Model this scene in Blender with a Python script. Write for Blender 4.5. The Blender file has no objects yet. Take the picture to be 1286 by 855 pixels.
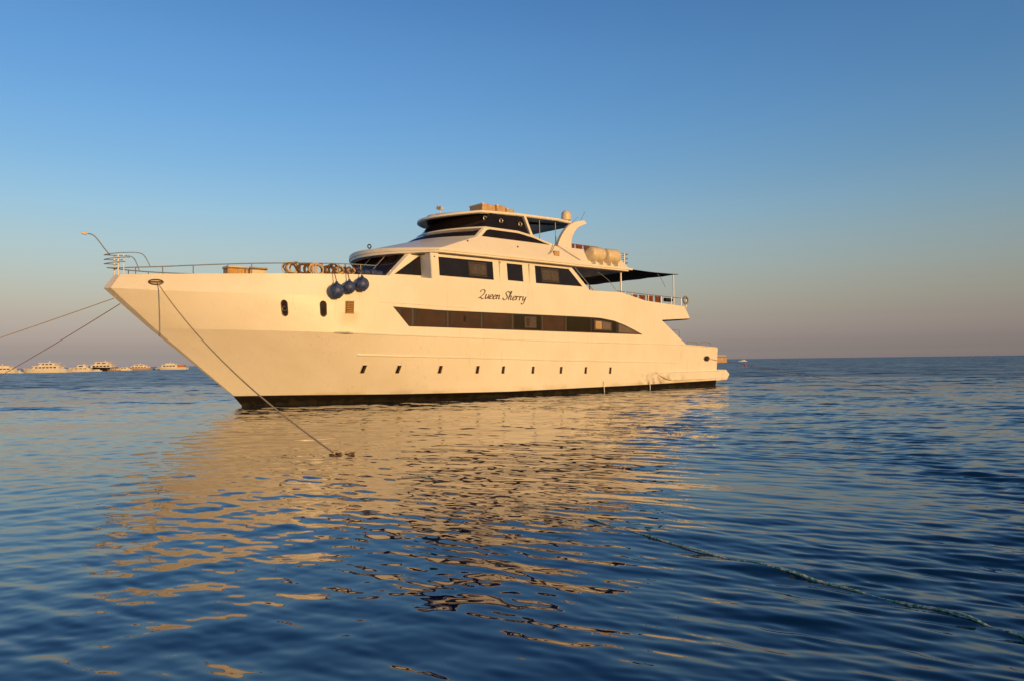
import bpy, bmesh, math, random
import numpy as np
from mathutils import Vector, Matrix
from mathutils.bvhtree import BVHTree

SC = bpy.context.scene
COL = SC.collection
R = math.radians
random.seed(7)

# ------------------------------------------------------------------ camera, sky, sun, exposure
CAM_Z = 1.75
LENS_F = 930.0 / 1286.0 * 36.0
PITCH, ROLL = R(1.647), R(0.745)
cam_d = bpy.data.cameras.new('camera')
cam = bpy.data.objects.new('camera', cam_d)
COL.objects.link(cam)
cam_d.sensor_fit = 'HORIZONTAL'
cam_d.sensor_width = 36.0
cam_d.lens = LENS_F
cam_d.clip_start = 0.1
cam_d.clip_end = 80000.0
cam.matrix_world = (Matrix.Translation((0, 0, CAM_Z)) @ Matrix.Rotation(R(90) + PITCH, 4, 'X')
                    @ Matrix.Rotation(-ROLL, 4, 'Z'))
SC.camera = cam

SUN_AZ, SUN_EL = R(147.0), R(4.0)          # azimuth clockwise from +Y (behind the camera, to the right)
SUN_STRENGTH, SKY_STRENGTH = 3.45, 0.15
to_sun = Vector((math.sin(SUN_AZ) * math.cos(SUN_EL), math.cos(SUN_AZ) * math.cos(SUN_EL), math.sin(SUN_EL)))

world = bpy.data.worlds.new('World')
SC.world = world
world.use_nodes = True
wn, wl = world.node_tree.nodes, world.node_tree.links
wn.clear()
sky = wn.new('ShaderNodeTexSky')
sky.sky_type = 'NISHITA'
sky.sun_disc = False
sky.sun_elevation = SUN_EL
sky.sun_rotation = SUN_AZ
sky.altitude = 0.0
sky.air_density = 1.0
sky.dust_density = 1.0
sky.ozone_density = 1.5
bg = wn.new('ShaderNodeBackground')
bg.inputs['Strength'].default_value = SKY_STRENGTH
wo = wn.new('ShaderNodeOutputWorld')
# evening haze near the horizon (earth shadow, pink belt, clear blue above): tint by elevation
SKY_TINT = [(0.0, (1.75, 2.3, 8.6)), (0.0123, (1.133, 1.5, 5.4)), (0.0241, (1.0, 1.15, 3.6)), (0.0405, (1.02, 1.03, 2.4)), (0.0569, (1.06, 0.985, 1.76)), (0.0751, (1.158, 1.035, 1.487)), (0.095, (1.235, 1.104, 1.415)), (0.1175, (1.287, 1.194, 1.455)), (0.1488, (1.302, 1.303, 1.564)), (0.1928, (1.205, 1.399, 1.766)), (0.2441, (1.039, 1.381, 1.876)), (0.2937, (0.929, 1.368, 1.98)), (0.341, (0.839, 1.322, 1.998)), (0.3802, (0.8, 1.294, 2.0)), (0.5, (0.6, 1.08, 1.85)), (0.8, (0.42, 0.8, 1.5))]
w_tc = wn.new('ShaderNodeTexCoord')
w_sx = wn.new('ShaderNodeSeparateXYZ')
wl.new(w_tc.outputs['Generated'], w_sx.inputs[0])
w_mr = wn.new('ShaderNodeMapRange')
w_mr.inputs['From Max'].default_value = 1.0
wl.new(w_sx.outputs[2], w_mr.inputs['Value'])
w_cr = wn.new('ShaderNodeValToRGB')
for i_, (z_, c_) in enumerate(SKY_TINT):
    e_ = w_cr.color_ramp.elements[i_] if i_ < 2 else w_cr.color_ramp.elements.new(z_)
    e_.position = z_
    e_.color = (c_[0] / 4, c_[1] / 4, c_[2] / 4, 1)
if len(SKY_TINT) == 1:
    w_cr.color_ramp.elements.remove(w_cr.color_ramp.elements[1])
wl.new(w_mr.outputs[0], w_cr.inputs[0])
w_mx = wn.new('ShaderNodeVectorMath')
w_mx.operation = 'MULTIPLY'
wl.new(sky.outputs[0], w_mx.inputs[0])
# the belt lies opposite the sun only; towards the sun the sky keeps its own evening glow
w_dt = wn.new('ShaderNodeVectorMath')
w_dt.operation = 'DOT_PRODUCT'
wl.new(w_tc.outputs['Generated'], w_dt.inputs[0])
w_dt.inputs[1].default_value = (to_sun.x, to_sun.y, 0)
w_m2 = wn.new('ShaderNodeMapRange')
w_m2.interpolation_type = 'SMOOTHSTEP'
w_m2.inputs['From Min'].default_value = -0.25
w_m2.inputs['From Max'].default_value = 0.35
wl.new(w_dt.outputs['Value'], w_m2.inputs['Value'])
w_az = wn.new('ShaderNodeMix')
w_az.data_type = 'RGBA'
wl.new(w_m2.outputs[0], w_az.inputs[0])
wl.new(w_cr.outputs[0], w_az.inputs[6])
w_az.inputs[7].default_value = (0.25, 0.25, 0.25, 1)
wl.new(w_az.outputs[2], w_mx.inputs[1])
w_s4 = wn.new('ShaderNodeVectorMath')
w_s4.operation = 'SCALE'
w_s4.inputs['Scale'].default_value = 4.0
wl.new(w_mx.outputs[0], w_s4.inputs[0])
wl.new(w_s4.outputs[0], bg.inputs[0])
wl.new(bg.outputs[0], wo.inputs[0])

sun_d = bpy.data.lights.new('sun', 'SUN')
sun_d.energy = SUN_STRENGTH
sun_d.angle = R(0.6)
sun_d.color = (1.0, 0.565, 0.21)
sun = bpy.data.objects.new('sun', sun_d)
COL.objects.link(sun)
sun.rotation_euler = to_sun.to_track_quat('Z', 'Y').to_euler()
sun.location = (20, -30, 30)

SC.view_settings.view_transform = 'Standard'
SC.view_settings.look = 'None'
SC.view_settings.gamma = 1.0
SC.view_settings.exposure = 0.0
SC.view_settings.use_curve_mapping = False
SC.render.engine = 'CYCLES'
SC.cycles.max_bounces = 8
SC.cycles.use_denoising = True

# ------------------------------------------------------------------ materials
def node_mat(name):
    m = bpy.data.materials.new(name)
    m.use_nodes = True
    nt = m.node_tree
    b = nt.nodes['Principled BSDF']
    return m, nt, b

def plain(name, col, rough=0.5, var=0.12, scale=6.0, metal=0.0, spec=0.5):
    m, nt, b = node_mat(name)
    tc = nt.nodes.new('ShaderNodeTexCoord')
    nz = nt.nodes.new('ShaderNodeTexNoise')
    nz.inputs['Scale'].default_value = scale
    nz.inputs['Detail'].default_value = 4
    nt.links.new(tc.outputs['Object'], nz.inputs['Vector'])
    mr = nt.nodes.new('ShaderNodeMapRange')
    mr.inputs['From Min'].default_value = 0.3
    mr.inputs['From Max'].default_value = 0.7
    mr.inputs['To Min'].default_value = 1 - var
    mr.inputs['To Max'].default_value = 1 + var
    nt.links.new(nz.outputs['Fac'], mr.inputs['Value'])
    mx = nt.nodes.new('ShaderNodeVectorMath')
    mx.operation = 'SCALE'
    mx.inputs[0].default_value = col
    nt.links.new(mr.outputs[0], mx.inputs['Scale'])
    nt.links.new(mx.outputs[0], b.inputs['Base Color'])
    b.inputs['Roughness'].default_value = rough
    b.inputs['Metallic'].default_value = metal
    b.inputs['Specular IOR Level'].default_value = spec
    return m

def gelcoat(name, col=(0.80, 0.78, 0.73), rough=0.38, grime=False):
    """white painted fibreglass: faint mottling, vertical weather streaks, on the hull stains and waterline scum"""
    m, nt, b = node_mat(name)
    N, Lk = nt.nodes, nt.links
    tc = N.new('ShaderNodeTexCoord')

    def noise(scale_vec, scale, detail=4):
        mp = N.new('ShaderNodeMapping')
        mp.inputs['Scale'].default_value = scale_vec
        Lk.new(tc.outputs['Object'], mp.inputs['Vector'])
        nz = N.new('ShaderNodeTexNoise')
        nz.inputs['Scale'].default_value = scale
        nz.inputs['Detail'].default_value = detail
        Lk.new(mp.outputs[0], nz.inputs['Vector'])
        return nz.outputs['Fac']

    def rng(v, a, c, lo, hi):
        mr = N.new('ShaderNodeMapRange')
        mr.interpolation_type = 'SMOOTHSTEP'
        mr.inputs['From Min'].default_value = a
        mr.inputs['From Max'].default_value = c
        mr.inputs['To Min'].default_value = lo
        mr.inputs['To Max'].default_value = hi
        Lk.new(v, mr.inputs['Value'])
        return mr.outputs[0]

    def mul(a, c):
        mt = N.new('ShaderNodeMath')
        mt.operation = 'MULTIPLY'
        Lk.new(a, mt.inputs[0])
        if isinstance(c, float):
            mt.inputs[1].default_value = c
        else:
            Lk.new(c, mt.inputs[1])
        return mt.outputs[0]

    def mix(fac, a, colr):
        mx = N.new('ShaderNodeMix')
        mx.data_type = 'RGBA'
        Lk.new(fac, mx.inputs[0])
        if isinstance(a, tuple):
            mx.inputs[6].default_value = (*a, 1)
        else:
            Lk.new(a, mx.inputs[6])
        mx.inputs[7].default_value = (*colr, 1)
        return mx.outputs[2]

    c = mix(rng(noise((1, 1, 1), 0.7), 0.35, 0.7, 0, 0.55), col, tuple(x * y for x, y in zip(col, (0.93, 0.90, 0.84))))
    c = mix(rng(noise((5, 5, 0.35), 1.6, 5), 0.56, 0.80, 0, 0.30), c, tuple(x * y for x, y in zip(col, (0.78, 0.70, 0.58))))
    if grime:
        sx = N.new('ShaderNodeSeparateXYZ')
        Lk.new(tc.outputs['Object'], sx.inputs[0])
        X, Z = sx.outputs[0], sx.outputs[2]
        # exhaust and rubbing stains on the quarter
        box = mul(mul(rng(X, -27.5, -23.6, 0, 1), rng(X, -22.9, -21.6, 1, 0)), mul(rng(Z, 0.20, 0.40, 0, 1), rng(Z, 0.45, 1.35, 1, 0)))
        st = mul(box, rng(noise((1.0, 1.0, 0.8), 3.1, 8), 0.40, 0.66, 0, 1))
        c = mix(mul(st, 0.58), c, (0.16, 0.11, 0.065))
        # a thin scum just above the paint line
        line = mul(rng(Z, 0.35, 0.62, 1, 0), rng(noise((0.6, 0.6, 1.0), 1.6, 5), 0.40, 0.70, 0.1, 0.8))
        c = mix(mul(line, 0.6), c, (0.45, 0.36, 0.20))
        # thin runs of rust and dirt down the side, and weed on the black
        runs = mul(rng(noise((9, 9, 0.22), 1.3, 3), 0.60, 0.74, 0, 1), rng(noise((1, 1, 1), 0.45, 2), 0.45, 0.62, 0, 1))
        c = mix(mul(runs, 0.34), c, (0.50, 0.33, 0.15))
        # runs below the vent
        vent = mul(mul(rng(X, -3.95, -3.45, 0, 1), rng(X, -3.15, -2.75, 1, 0)), mul(rng(Z, 2.9, 3.8, 0, 1), rng(Z, 3.9, 4.0, 1, 0)))
        c = mix(mul(vent, 0.35), c, (0.50, 0.28, 0.08))
    Lk.new(c, b.inputs['Base Color'])
    b.inputs['Roughness'].default_value = rough
    b.inputs['Coat Weight'].default_value = 0.15
    b.inputs['Coat Roughness'].default_value = 0.15
    # slightly wavy panels so that reflections are not perfect
    bm = N.new('ShaderNodeBump')
    bm.inputs['Strength'].default_value = 0.10
    bm.inputs['Distance'].default_value = 0.3
    Lk.new(noise((1, 1, 1), 0.9, 2), bm.inputs['Height'])
    Lk.new(bm.outputs[0], b.inputs['Normal'])
    return m

def glass_dark(name, col, rough=0.06):
    m = plain(name, col, rough, 0.25, 1.3)
    m.node_tree.nodes['Principled BSDF'].inputs['IOR'].default_value = 1.45
    return m

M = {}
M['hull'] = gelcoat('hull_gelcoat', grime=True)
M['white'] = gelcoat('white_gelcoat')
def boot_paint():
    m, nt, b = node_mat('antifouling_paint')
    tc = nt.nodes.new('ShaderNodeTexCoord')
    sx = nt.nodes.new('ShaderNodeSeparateXYZ')
    nt.links.new(tc.outputs['Object'], sx.inputs[0])
    nz = nt.nodes.new('ShaderNodeTexNoise')
    nz.inputs['Scale'].default_value = 2.6
    nz.inputs['Detail'].default_value = 7
    nt.links.new(tc.outputs['Object'], nz.inputs['Vector'])
    ad = nt.nodes.new('ShaderNodeMath'); ad.operation = 'MULTIPLY_ADD'
    nt.links.new(nz.outputs['Fac'], ad.inputs[0]); ad.inputs[1].default_value = 0.9
    nt.links.new(sx.outputs[2], ad.inputs[2])
    cr = nt.nodes.new('ShaderNodeValToRGB')
    cr.color_ramp.elements[0].position = 0.45; cr.color_ramp.elements[0].color = (0.022, 0.018, 0.008, 1)
    cr.color_ramp.elements[1].position = 0.62; cr.color_ramp.elements[1].color = (0.006, 0.0045, 0.004, 1)
    e = cr.color_ramp.elements.new(0.84); e.color = (0.007, 0.005, 0.004, 1)
    e = cr.color_ramp.elements.new(0.95); e.color = (0.03, 0.021, 0.014, 1)
    nt.links.new(ad.outputs[0], cr.inputs[0])
    nt.links.new(cr.outputs[0], b.inputs['Base Color'])
    b.inputs['Roughness'].default_value = 0.6
    b.inputs['Specular IOR Level'].default_value = 0.2
    return m
M['boot'] = boot_paint()
M['glass'] = glass_dark('tinted_glass', (0.014, 0.010, 0.010))
M['pane'] = glass_dark('brown_pane', (0.055, 0.030, 0.026), 0.12)
M['pane_pale'] = glass_dark('pale_pane', (0.16, 0.13, 0.13), 0.10)
M['curtain'] = plain('curtain_behind_pane', (0.075, 0.060, 0.052), 0.4, 0.35, 8)
M['frame'] = plain('dark_window_frame', (0.030, 0.021, 0.018), 0.4)
M['mullion'] = plain('brown_mullion', (0.075, 0.055, 0.048), 0.4)
M['steel'] = plain('stainless_steel', (0.30, 0.29, 0.27), 0.4, 0.1, 9, 0.6)
M['steel_grey'] = plain('painted_grey_tube', (0.22, 0.26, 0.27), 0.4)
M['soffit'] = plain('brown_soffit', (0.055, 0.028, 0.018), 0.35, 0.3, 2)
M['awning'] = plain('brown_awning_cloth', (0.030, 0.017, 0.013), 0.8, 0.2, 2)
M['deck'] = plain('teak_deck', (0.22, 0.13, 0.07), 0.6, 0.25, 4)
M['fender'] = plain('navy_fender_rubber', (0.040, 0.068, 0.19), 0.5, 0.6, 9)
M['black'] = plain('black_rubber', (0.012, 0.012, 0.013), 0.5)
M['letter'] = plain('brown_lettering', (0.045, 0.025, 0.015), 0.4)
M['redwood'] = plain('red_brown_wood', (0.19, 0.060, 0.028), 0.5, 0.3, 12)
M['cream'] = plain('cream_plastic', (0.68, 0.58, 0.42), 0.45, 0.12, 5)
M['tan'] = plain('tan_cover', (0.46, 0.31, 0.16), 0.6, 0.2, 5)
M['yellow'] = plain('yellow_crate', (0.60, 0.30, 0.035), 0.5, 0.25, 7)
M['rope'] = plain('weathered_rope', (0.66, 0.46, 0.24), 0.9, 0.25, 30)
M['rope_dark'] = plain('brown_rope', (0.14, 0.075, 0.03), 0.9, 0.4, 20)
M['rope_white'] = plain('white_rope', (0.60, 0.52, 0.40), 0.9, 0.2, 20)
M['rope_red'] = plain('reddish_rope', (0.48, 0.22, 0.13), 0.9, 0.3, 20)
M['bluetarp'] = plain('blue_tarp', (0.03, 0.05, 0.14), 0.6, 0.4, 8)
M['red'] = plain('red_plastic', (0.55, 0.05, 0.035), 0.4)
M['galley'] = plain('vent_grille', (0.10, 0.05, 0.015), 0.5)
M['water_jet'] = plain('falling_water', (0.7, 0.72, 0.72), 0.2)

def braided(name, c1, c2, scale):
    m, nt, b = node_mat(name)
    tc = nt.nodes.new('ShaderNodeTexCoord')
    w = nt.nodes.new('ShaderNodeTexNoise')
    w.inputs['Scale'].default_value = scale
    w.inputs['Detail'].default_value = 2
    nt.links.new(tc.outputs['Object'], w.inputs['Vector'])
    cr = nt.nodes.new('ShaderNodeValToRGB')
    cr.color_ramp.elements[0].position = 0.42
    cr.color_ramp.elements[0].color = (*c1, 1)
    cr.color_ramp.elements[1].position = 0.58
    cr.color_ramp.elements[1].color = (*c2, 1)
    nt.links.new(w.outputs['Fac'], cr.inputs[0])
    nt.links.new(cr.outputs[0], b.inputs['Base Color'])
    b.inputs['Roughness'].default_value = 0.7
    return m
M['rope_green'] = braided('green_white_braid', (0.10, 0.34, 0.24), (0.72, 0.74, 0.64), 26.0)

# ------------------------------------------------------------------ helpers
def tag(o, label=None, cat=None, group=None, kind=None):
    if label: o['label'] = label
    if cat: o['category'] = cat
    if group: o['group'] = group
    if kind: o['kind'] = kind
    return o

class MB:
    """collects shapes, then links them as one mesh object"""
    def __init__(s):
        s.v, s.f, s.mi = [], [], []
    def add(s, verts, faces, mi=0):
        n = len(s.v)
        s.v += [tuple(p) for p in verts]
        s.f += [tuple(i + n for i in f) for f in faces]
        s.mi += [mi] * len(faces)
        return s
    def box(s, a, b, mi=0):
        (x0, y0, z0), (x1, y1, z1) = a, b
        v = [(x, y, z) for z in (z0, z1) for y in (y0, y1) for x in (x0, x1)]
        return s.add(v, [(0, 2, 3, 1), (4, 5, 7, 6), (0, 1, 5, 4), (2, 6, 7, 3), (0, 4, 6, 2), (1, 3, 7, 5)], mi)
    def tube(s, pts, r, n=8, mi=0, closed=False, cap=True):
        P = [Vector(p) for p in pts]
        k = len(P)
        rs = r if isinstance(r, (list, tuple)) else [r] * k
        ring, vs = [], []
        up = None
        for i, p in enumerate(P):
            if closed:
                d = P[(i + 1) % k] - P[i - 1]
            else:
                d = P[min(i + 1, k - 1)] - P[max(i - 1, 0)]
            d.normalize()
            if up is None:
                up = Vector((0, 0, 1)) if abs(d.z) < 0.9 else Vector((1, 0, 0))
            side = d.cross(up)
            if side.length < 1e-6:
                side = d.orthogonal()
            side.normalize()
            up = side.cross(d).normalized()
            for j in range(n):
                a = 2 * math.pi * j / n
                vs.append(p + (side * math.cos(a) + up * math.sin(a)) * rs[i])
        fs = []
        for i in range(k if closed else k - 1):
            i2 = (i + 1) % k
            for j in range(n):
                j2 = (j + 1) % n
                fs.append((i * n + j, i * n + j2, i2 * n + j2, i2 * n + j))
        if cap and not closed:
            fs.append(tuple(range(n))[::-1])
            fs.append(tuple((k - 1) * n + j for j in range(n)))
        return s.add(vs, fs, mi)
    def lathe(s, prof, n=20, axis='z', c=(0, 0, 0), mi=0):
        """prof: (radius, height) pairs; revolved about the axis through c"""
        vs, fs = [], []
        for r, h in prof:
            for j in range(n):
                a = 2 * math.pi * j / n
                x, y = r * math.cos(a), r * math.sin(a)
                p = {'z': (x, y, h), 'x': (h, x, y), 'y': (x, h, y)}[axis]
                vs.append((p[0] + c[0], p[1] + c[1], p[2] + c[2]))
        for i in range(len(prof) - 1):
            for j in range(n):
                j2 = (j + 1) % n
                fs.append((i * n + j, i * n + j2, (i + 1) * n + j2, (i + 1) * n + j))
        fs.append(tuple(range(n))[::-1])
        fs.append(tuple((len(prof) - 1) * n + j for j in range(n)))
        return s.add(vs, fs, mi)
    def prism(s, poly, y0, y1, mi=0):
        """poly in (x,z), extruded along y"""
        k = len(poly)
        v = [(x, y0, z) for x, z in poly] + [(x, y1, z) for x, z in poly]
        f = [tuple(range(k)), tuple(range(2 * k - 1, k - 1, -1))]
        f += [(i, i + k, (i + 1) % k + k, (i + 1) % k) for i in range(k)]
        return s.add(v, f, mi)
    def build(s, name, mats, parent=None, angle=35, bevel=0.0, solid=0.0, out=False, link=True):
        me = bpy.data.meshes.new(name)
        me.from_pydata(s.v, [], s.f)
        if not isinstance(mats, (list, tuple)):
            mats = [mats]
        for m in mats:
            me.materials.append(m)
        me.polygons.foreach_set('material_index', s.mi)
        bm = bmesh.new()
        bm.from_mesh(me)
        bmesh.ops.remove_doubles(bm, verts=bm.verts, dist=1e-5)
        bmesh.ops.recalc_face_normals(bm, faces=bm.faces)
        if out:
            cen = sum((v.co for v in bm.verts), Vector()) / max(1, len(bm.verts))
            sc_ = sum((f.calc_area() * f.normal.dot(f.calc_center_median() - cen) for f in bm.faces))
            if sc_ < 0:
                bmesh.ops.reverse_faces(bm, faces=bm.faces)
        bm.to_mesh(me)
        me.polygons.foreach_set('use_smooth', [True] * len(me.polygons))
        me.set_sharp_from_angle(angle=R(angle))
        bm.free()
        if solid:      # open edges get a rim from the thickness: keep the shading of the skin apart from it
            bm = bmesh.new()
            bm.from_mesh(me)
            for e in bm.edges:
                if e.is_boundary:
                    e.smooth = False
            bm.to_mesh(me)
            bm.free()
        o = bpy.data.objects.new(name, me)
        COL.objects.link(o)
        if parent is not None:
            o.parent = parent
        if solid:
            md = o.modifiers.new('thickness', 'SOLIDIFY')
            md.thickness = solid
            md.offset = -1
        if bevel:
            md = o.modifiers.new('bevel', 'BEVEL')
            md.width = bevel
            md.segments = 2
            md.limit_method = 'ANGLE'
            md.angle_limit = R(40)
        return o

def interp(x, xs, ys):
    return float(np.interp(x, xs, ys))

def smooth_path(pts, n=8):
    """Catmull-Rom through points"""
    P = [Vector(p) for p in pts]
    out = []
    for i in range(len(P) - 1):
        p0, p1, p2, p3 = P[max(i - 1, 0)], P[i], P[i + 1], P[min(i + 2, len(P) - 1)]
        for k in range(n):
            t = k / n
            out.append(0.5 * ((2 * p1) + (p2 - p0) * t + (2 * p0 - 5 * p1 + 4 * p2 - p3) * t * t
                              + (3 * p1 - p0 - 3 * p2 + p3) * t * t * t))
    out.append(P[-1])
    return out

# ------------------------------------------------------------------ the sea
class Waves:
    def __init__(s):
        rng = np.random.default_rng(11)
        comps = []
        def band(n, lo, hi, slope, spread, head):
            for _ in range(n):
                lam = lo * (hi / lo) ** rng.random()
                k = 2 * math.pi / lam
                a = slope * math.sqrt(2.0 / n) / k
                th = head + rng.normal() * spread
                comps.append((k * math.sin(th), -k * math.cos(th), a, rng.random() * 6.283, lam))
        band(10, 5.0, 14.0, 0.011, R(30), R(-12))
        band(16, 1.6, 4.5, 0.011, R(32), R(-8))
        band(26, 0.45, 1.3, 0.019, R(38), R(-16))
        s.c = comps
        def ripples(spec):
            out = []
            for n, lo, hi, slope, spread, head in spec:
                for _ in range(n):
                    lam = lo * (hi / lo) ** rng.random()
                    k = 2 * math.pi / lam
                    th = head + rng.normal() * spread
                    out.append((k * math.sin(th), -k * math.cos(th), slope * math.sqrt(2.0 / n) / k, rng.random() * 6.283, lam))
            return out
        # wind ripples and short chop on the ruffled side, slow crossing undulations in the lee
        s.r = ripples([(40, 0.09, 0.26, 0.125, R(17), R(-32)), (34, 0.26, 0.60, 0.105, R(15), R(-28)), (20, 0.7, 1.5, 0.040, R(14), R(-20))])
        s.l = ripples([(24, 0.40, 0.90, 0.025, R(24), R(24)), (26, 0.12, 0.36, 0.024, R(40), R(5))])
    @staticmethod
    def breeze(x, y):
        """0 in the lee left of the yacht's middle, 1 where the wind ruffles the water"""
        g = (x + 0.12 * y - 2.1) / 4.5 + 0.25 * np.sin(0.31 * x + 0.21 * y + 1.0) + 0.2 * np.sin(-0.13 * x + 0.47 * y)
        far = np.clip((np.hypot(x, y) - 22.0) / 25.0, 0, 1)
        g = np.clip(np.maximum(g, far), 0, 1)
        return g * g * (3 - 2 * g)
    def height(s, x, y, res=0.0):
        x = np.asarray(x, float)
        y = np.asarray(y, float)
        h = np.zeros_like(x)
        for kx, ky, a, ph, lam in s.c:
            w = np.clip(lam / np.maximum(res, 1e-6) / 2.4 - 0.9, 0, 1)
            h += w * a * np.sin(kx * x + ky * y + ph)
        g = 0.20 + 0.80 * Waves.breeze(x, y)
        # gusts: patches of rougher and smoother water
        g = g * (1.0 + 0.45 * np.sin(0.9 * x + 0.35 * y + 0.6) * np.sin(0.27 * x - 0.55 * y + 2.0) + 0.25 * np.sin(0.21 * x + 0.16 * y))
        hr = np.zeros_like(x)
        for kx, ky, a, ph, lam in s.r:
            w = np.clip(lam / np.maximum(res, 1e-6) / 2.4 - 0.9, 0, 1)
            hr += w * a * np.sin(kx * x + ky * y + ph)
        hl = np.zeros_like(x)
        for kx, ky, a, ph, lam in s.l:
            w = np.clip(lam / np.maximum(res, 1e-6) / 2.4 - 0.9, 0, 1)
            hl += w * a * np.sin(kx * x + ky * y + ph)
        lee = np.clip((2.0 - x) / 5.0, 0, 1)
        return h + g * hr + lee * hl
WAVES = Waves()

def make_sea():
    rr = [0.7]
    while rr[-1] < 75.0:
        rr.append(rr[-1] + max(0.012, 0.0037 * rr[-1]))
    while rr[-1] < 45000.0:
        rr.append(rr[-1] * 1.03)
    rr = np.array(rr)
    fine = np.arange(-50.0, 50.01, 0.125)
    coarse = np.arange(53.0, 308.0, 3.0)
    ang = np.radians(np.concatenate([fine, coarse]))
    nr, na = len(rr), len(ang)
    Rg, A = np.meshgrid(rr, ang, indexing='ij')
    X, Y = Rg * np.sin(A), Rg * np.cos(A)
    dr = np.gradient(rr)
    da = np.empty(na)
    da[:len(fine)] = R(0.125)
    da[len(fine):] = R(3.0)
    res = np.maximum(dr[:, None] * np.ones(na), Rg * da[None, :])
    Z = WAVES.height(X, Y, res)
    co = np.stack([X, Y, Z], -1).reshape(-1, 3)
    co = np.vstack([co, [[0, 0, 0]]])
    i = np.arange(nr - 1)[:, None] * na
    j = np.arange(na)[None, :]
    j2 = (j + 1) % na
    quads = np.stack([i + j, i + na + j, i + na + j2, i + j2], -1).reshape(-1, 4)
    me = bpy.data.meshes.new('sea')
    nq = len(quads)
    tri = np.stack([np.full(na, nr * na), np.arange(na), (np.arange(na) + 1) % na], -1)
    loops = np.concatenate([quads.ravel(), tri.ravel()]).astype(np.int32)
    starts = np.concatenate([np.arange(nq) * 4, nq * 4 + np.arange(na) * 3]).astype(np.int32)
    me.vertices.add(len(co))
    me.vertices.foreach_set('co', co.ravel().astype(np.float32))
    me.loops.add(len(loops))
    me.loops.foreach_set('vertex_index', loops)
    me.polygons.add(len(starts))
    me.polygons.foreach_set('loop_start', starts)
    me.polygons.foreach_set('use_smooth', np.ones(len(starts), bool))
    me.update(calc_edges=True)
    me.validate()
    if me.polygons[0].normal.z < 0:
        me.flip_normals()
    # share of each spot's ripples that the mesh is too coarse to carry, and the wind on it
    br = np.append(Waves.breeze(X, Y).ravel(), 0.3)
    at = me.attributes.new('breeze', 'FLOAT', 'POINT')
    at.data.foreach_set('value', br.astype(np.float32))
    un = np.append(np.clip((res.ravel() - 0.04) / 0.40, 0, 1), 0)
    at = me.attributes.new('unresolved', 'FLOAT', 'POINT')
    at.data.foreach_set('value', un.astype(np.float32))
    o = bpy.data.objects.new('sea', me)
    COL.objects.link(o)
    tag(o, 'calm dark blue sea with golden reflections of the yacht', 'sea', kind='structure')
    m, nt, b = node_mat('sea_water')
    N, Lk = nt.nodes, nt.links
    b.inputs['Base Color'].default_value = (0.0010, 0.022, 0.062, 1)
    b.inputs['IOR'].default_value = 1.58
    b.inputs['Roughness'].default_value = 0.02
    b.inputs['Specular IOR Level'].default_value = 0.5
    geo = N.new('ShaderNodeNewGeometry')
    a1 = N.new('ShaderNodeAttribute'); a1.attribute_name = 'breeze'
    a2 = N.new('ShaderNodeAttribute'); a2.attribute_name = 'unresolved'
    def slope(scale, stretch, rot, off):
        mp = N.new('ShaderNodeMapping')
        mp.inputs['Rotation'].default_value = (0, 0, rot)
        mp.inputs['Scale'].default_value = (stretch, 1, 1)
        mp.inputs['Location'].default_value = (off, off * 0.7, 0)
        Lk.new(geo.outputs['Position'], mp.inputs['Vector'])
        nz = N.new('ShaderNodeTexNoise')
        nz.inputs['Scale'].default_value = scale
        nz.inputs['Detail'].default_value = 2.5
        Lk.new(mp.outputs[0], nz.inputs['Vector'])
        sb = N.new('ShaderNodeVectorMath'); sb.operation = 'SUBTRACT'
        Lk.new(nz.outputs['Color'], sb.inputs[0])
        sb.inputs[1].default_value = (0.5, 0.5, 0.5)
        return sb.outputs[0]
    def mad(x, k, c):
        mt = N.new('ShaderNodeMath'); mt.operation = 'MULTIPLY_ADD'
        Lk.new(x, mt.inputs[0]); mt.inputs[1].default_value = k; mt.inputs[2].default_value = c
        return mt.outputs[0]
    def vscale(v, s_):
        vm = N.new('ShaderNodeVectorMath'); vm.operation = 'SCALE'
        Lk.new(v, vm.inputs[0]); Lk.new(s_, vm.inputs['Scale'])
        return vm.outputs[0]
    def vadd(a, c):
        vm = N.new('ShaderNodeVectorMath'); vm.operation = 'ADD'
        Lk.new(a, vm.inputs[0]); Lk.new(c, vm.inputs[1])
        return vm.outputs[0]
    def mulm(a, c):
        mt = N.new('ShaderNodeMath'); mt.operation = 'MULTIPLY'
        Lk.new(a, mt.inputs[0]); Lk.new(c, mt.inputs[1])
        return mt.outputs[0]
    fine_amp = mad(a1.outputs['Fac'], 0.50, 0.05)
    far_amp = mulm(a2.outputs['Fac'], mad(a1.outputs['Fac'], 2.4, 0.35))
    mid_amp = mulm(mad(a2.outputs['Fac'], 0.8, 0.15), mad(a1.outputs['Fac'], 1.0, 0.12))
    wide = N.new('ShaderNodeValue').outputs[0]
    wide.default_value = 0.8
    ro = N.new('ShaderNodeMath'); ro.operation = 'MULTIPLY_ADD'
    Lk.new(mulm(a2.outputs['Fac'], mad(a1.outputs['Fac'], 0.75, 0.25)), ro.inputs[0])
    ro.inputs[1].default_value = 0.27
    ro.inputs[2].default_value = 0.0
    Lk.new(ro.outputs[0], b.inputs['Roughness'])
    v = vadd(vadd(vscale(slope(5.5, 0.40, R(-20), 3.1), fine_amp), vscale(slope(2.3, 0.30, R(-14), 7.7), mid_amp)), vadd(vscale(slope(1.1, 0.45, R(-8), 11.7), far_amp), vscale(slope(0.40, 0.35, R(-14), 5.3), mulm(far_amp, wide))))
    mk = N.new('ShaderNodeVectorMath'); mk.operation = 'MULTIPLY'
    Lk.new(v, mk.inputs[0]); mk.inputs[1].default_value = (0.7, 1.0, 0.0)
    nn = N.new('ShaderNodeVectorMath'); nn.operation = 'NORMALIZE'
    Lk.new(vadd(geo.outputs['Normal'], mk.outputs[0]), nn.inputs[0])
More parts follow.
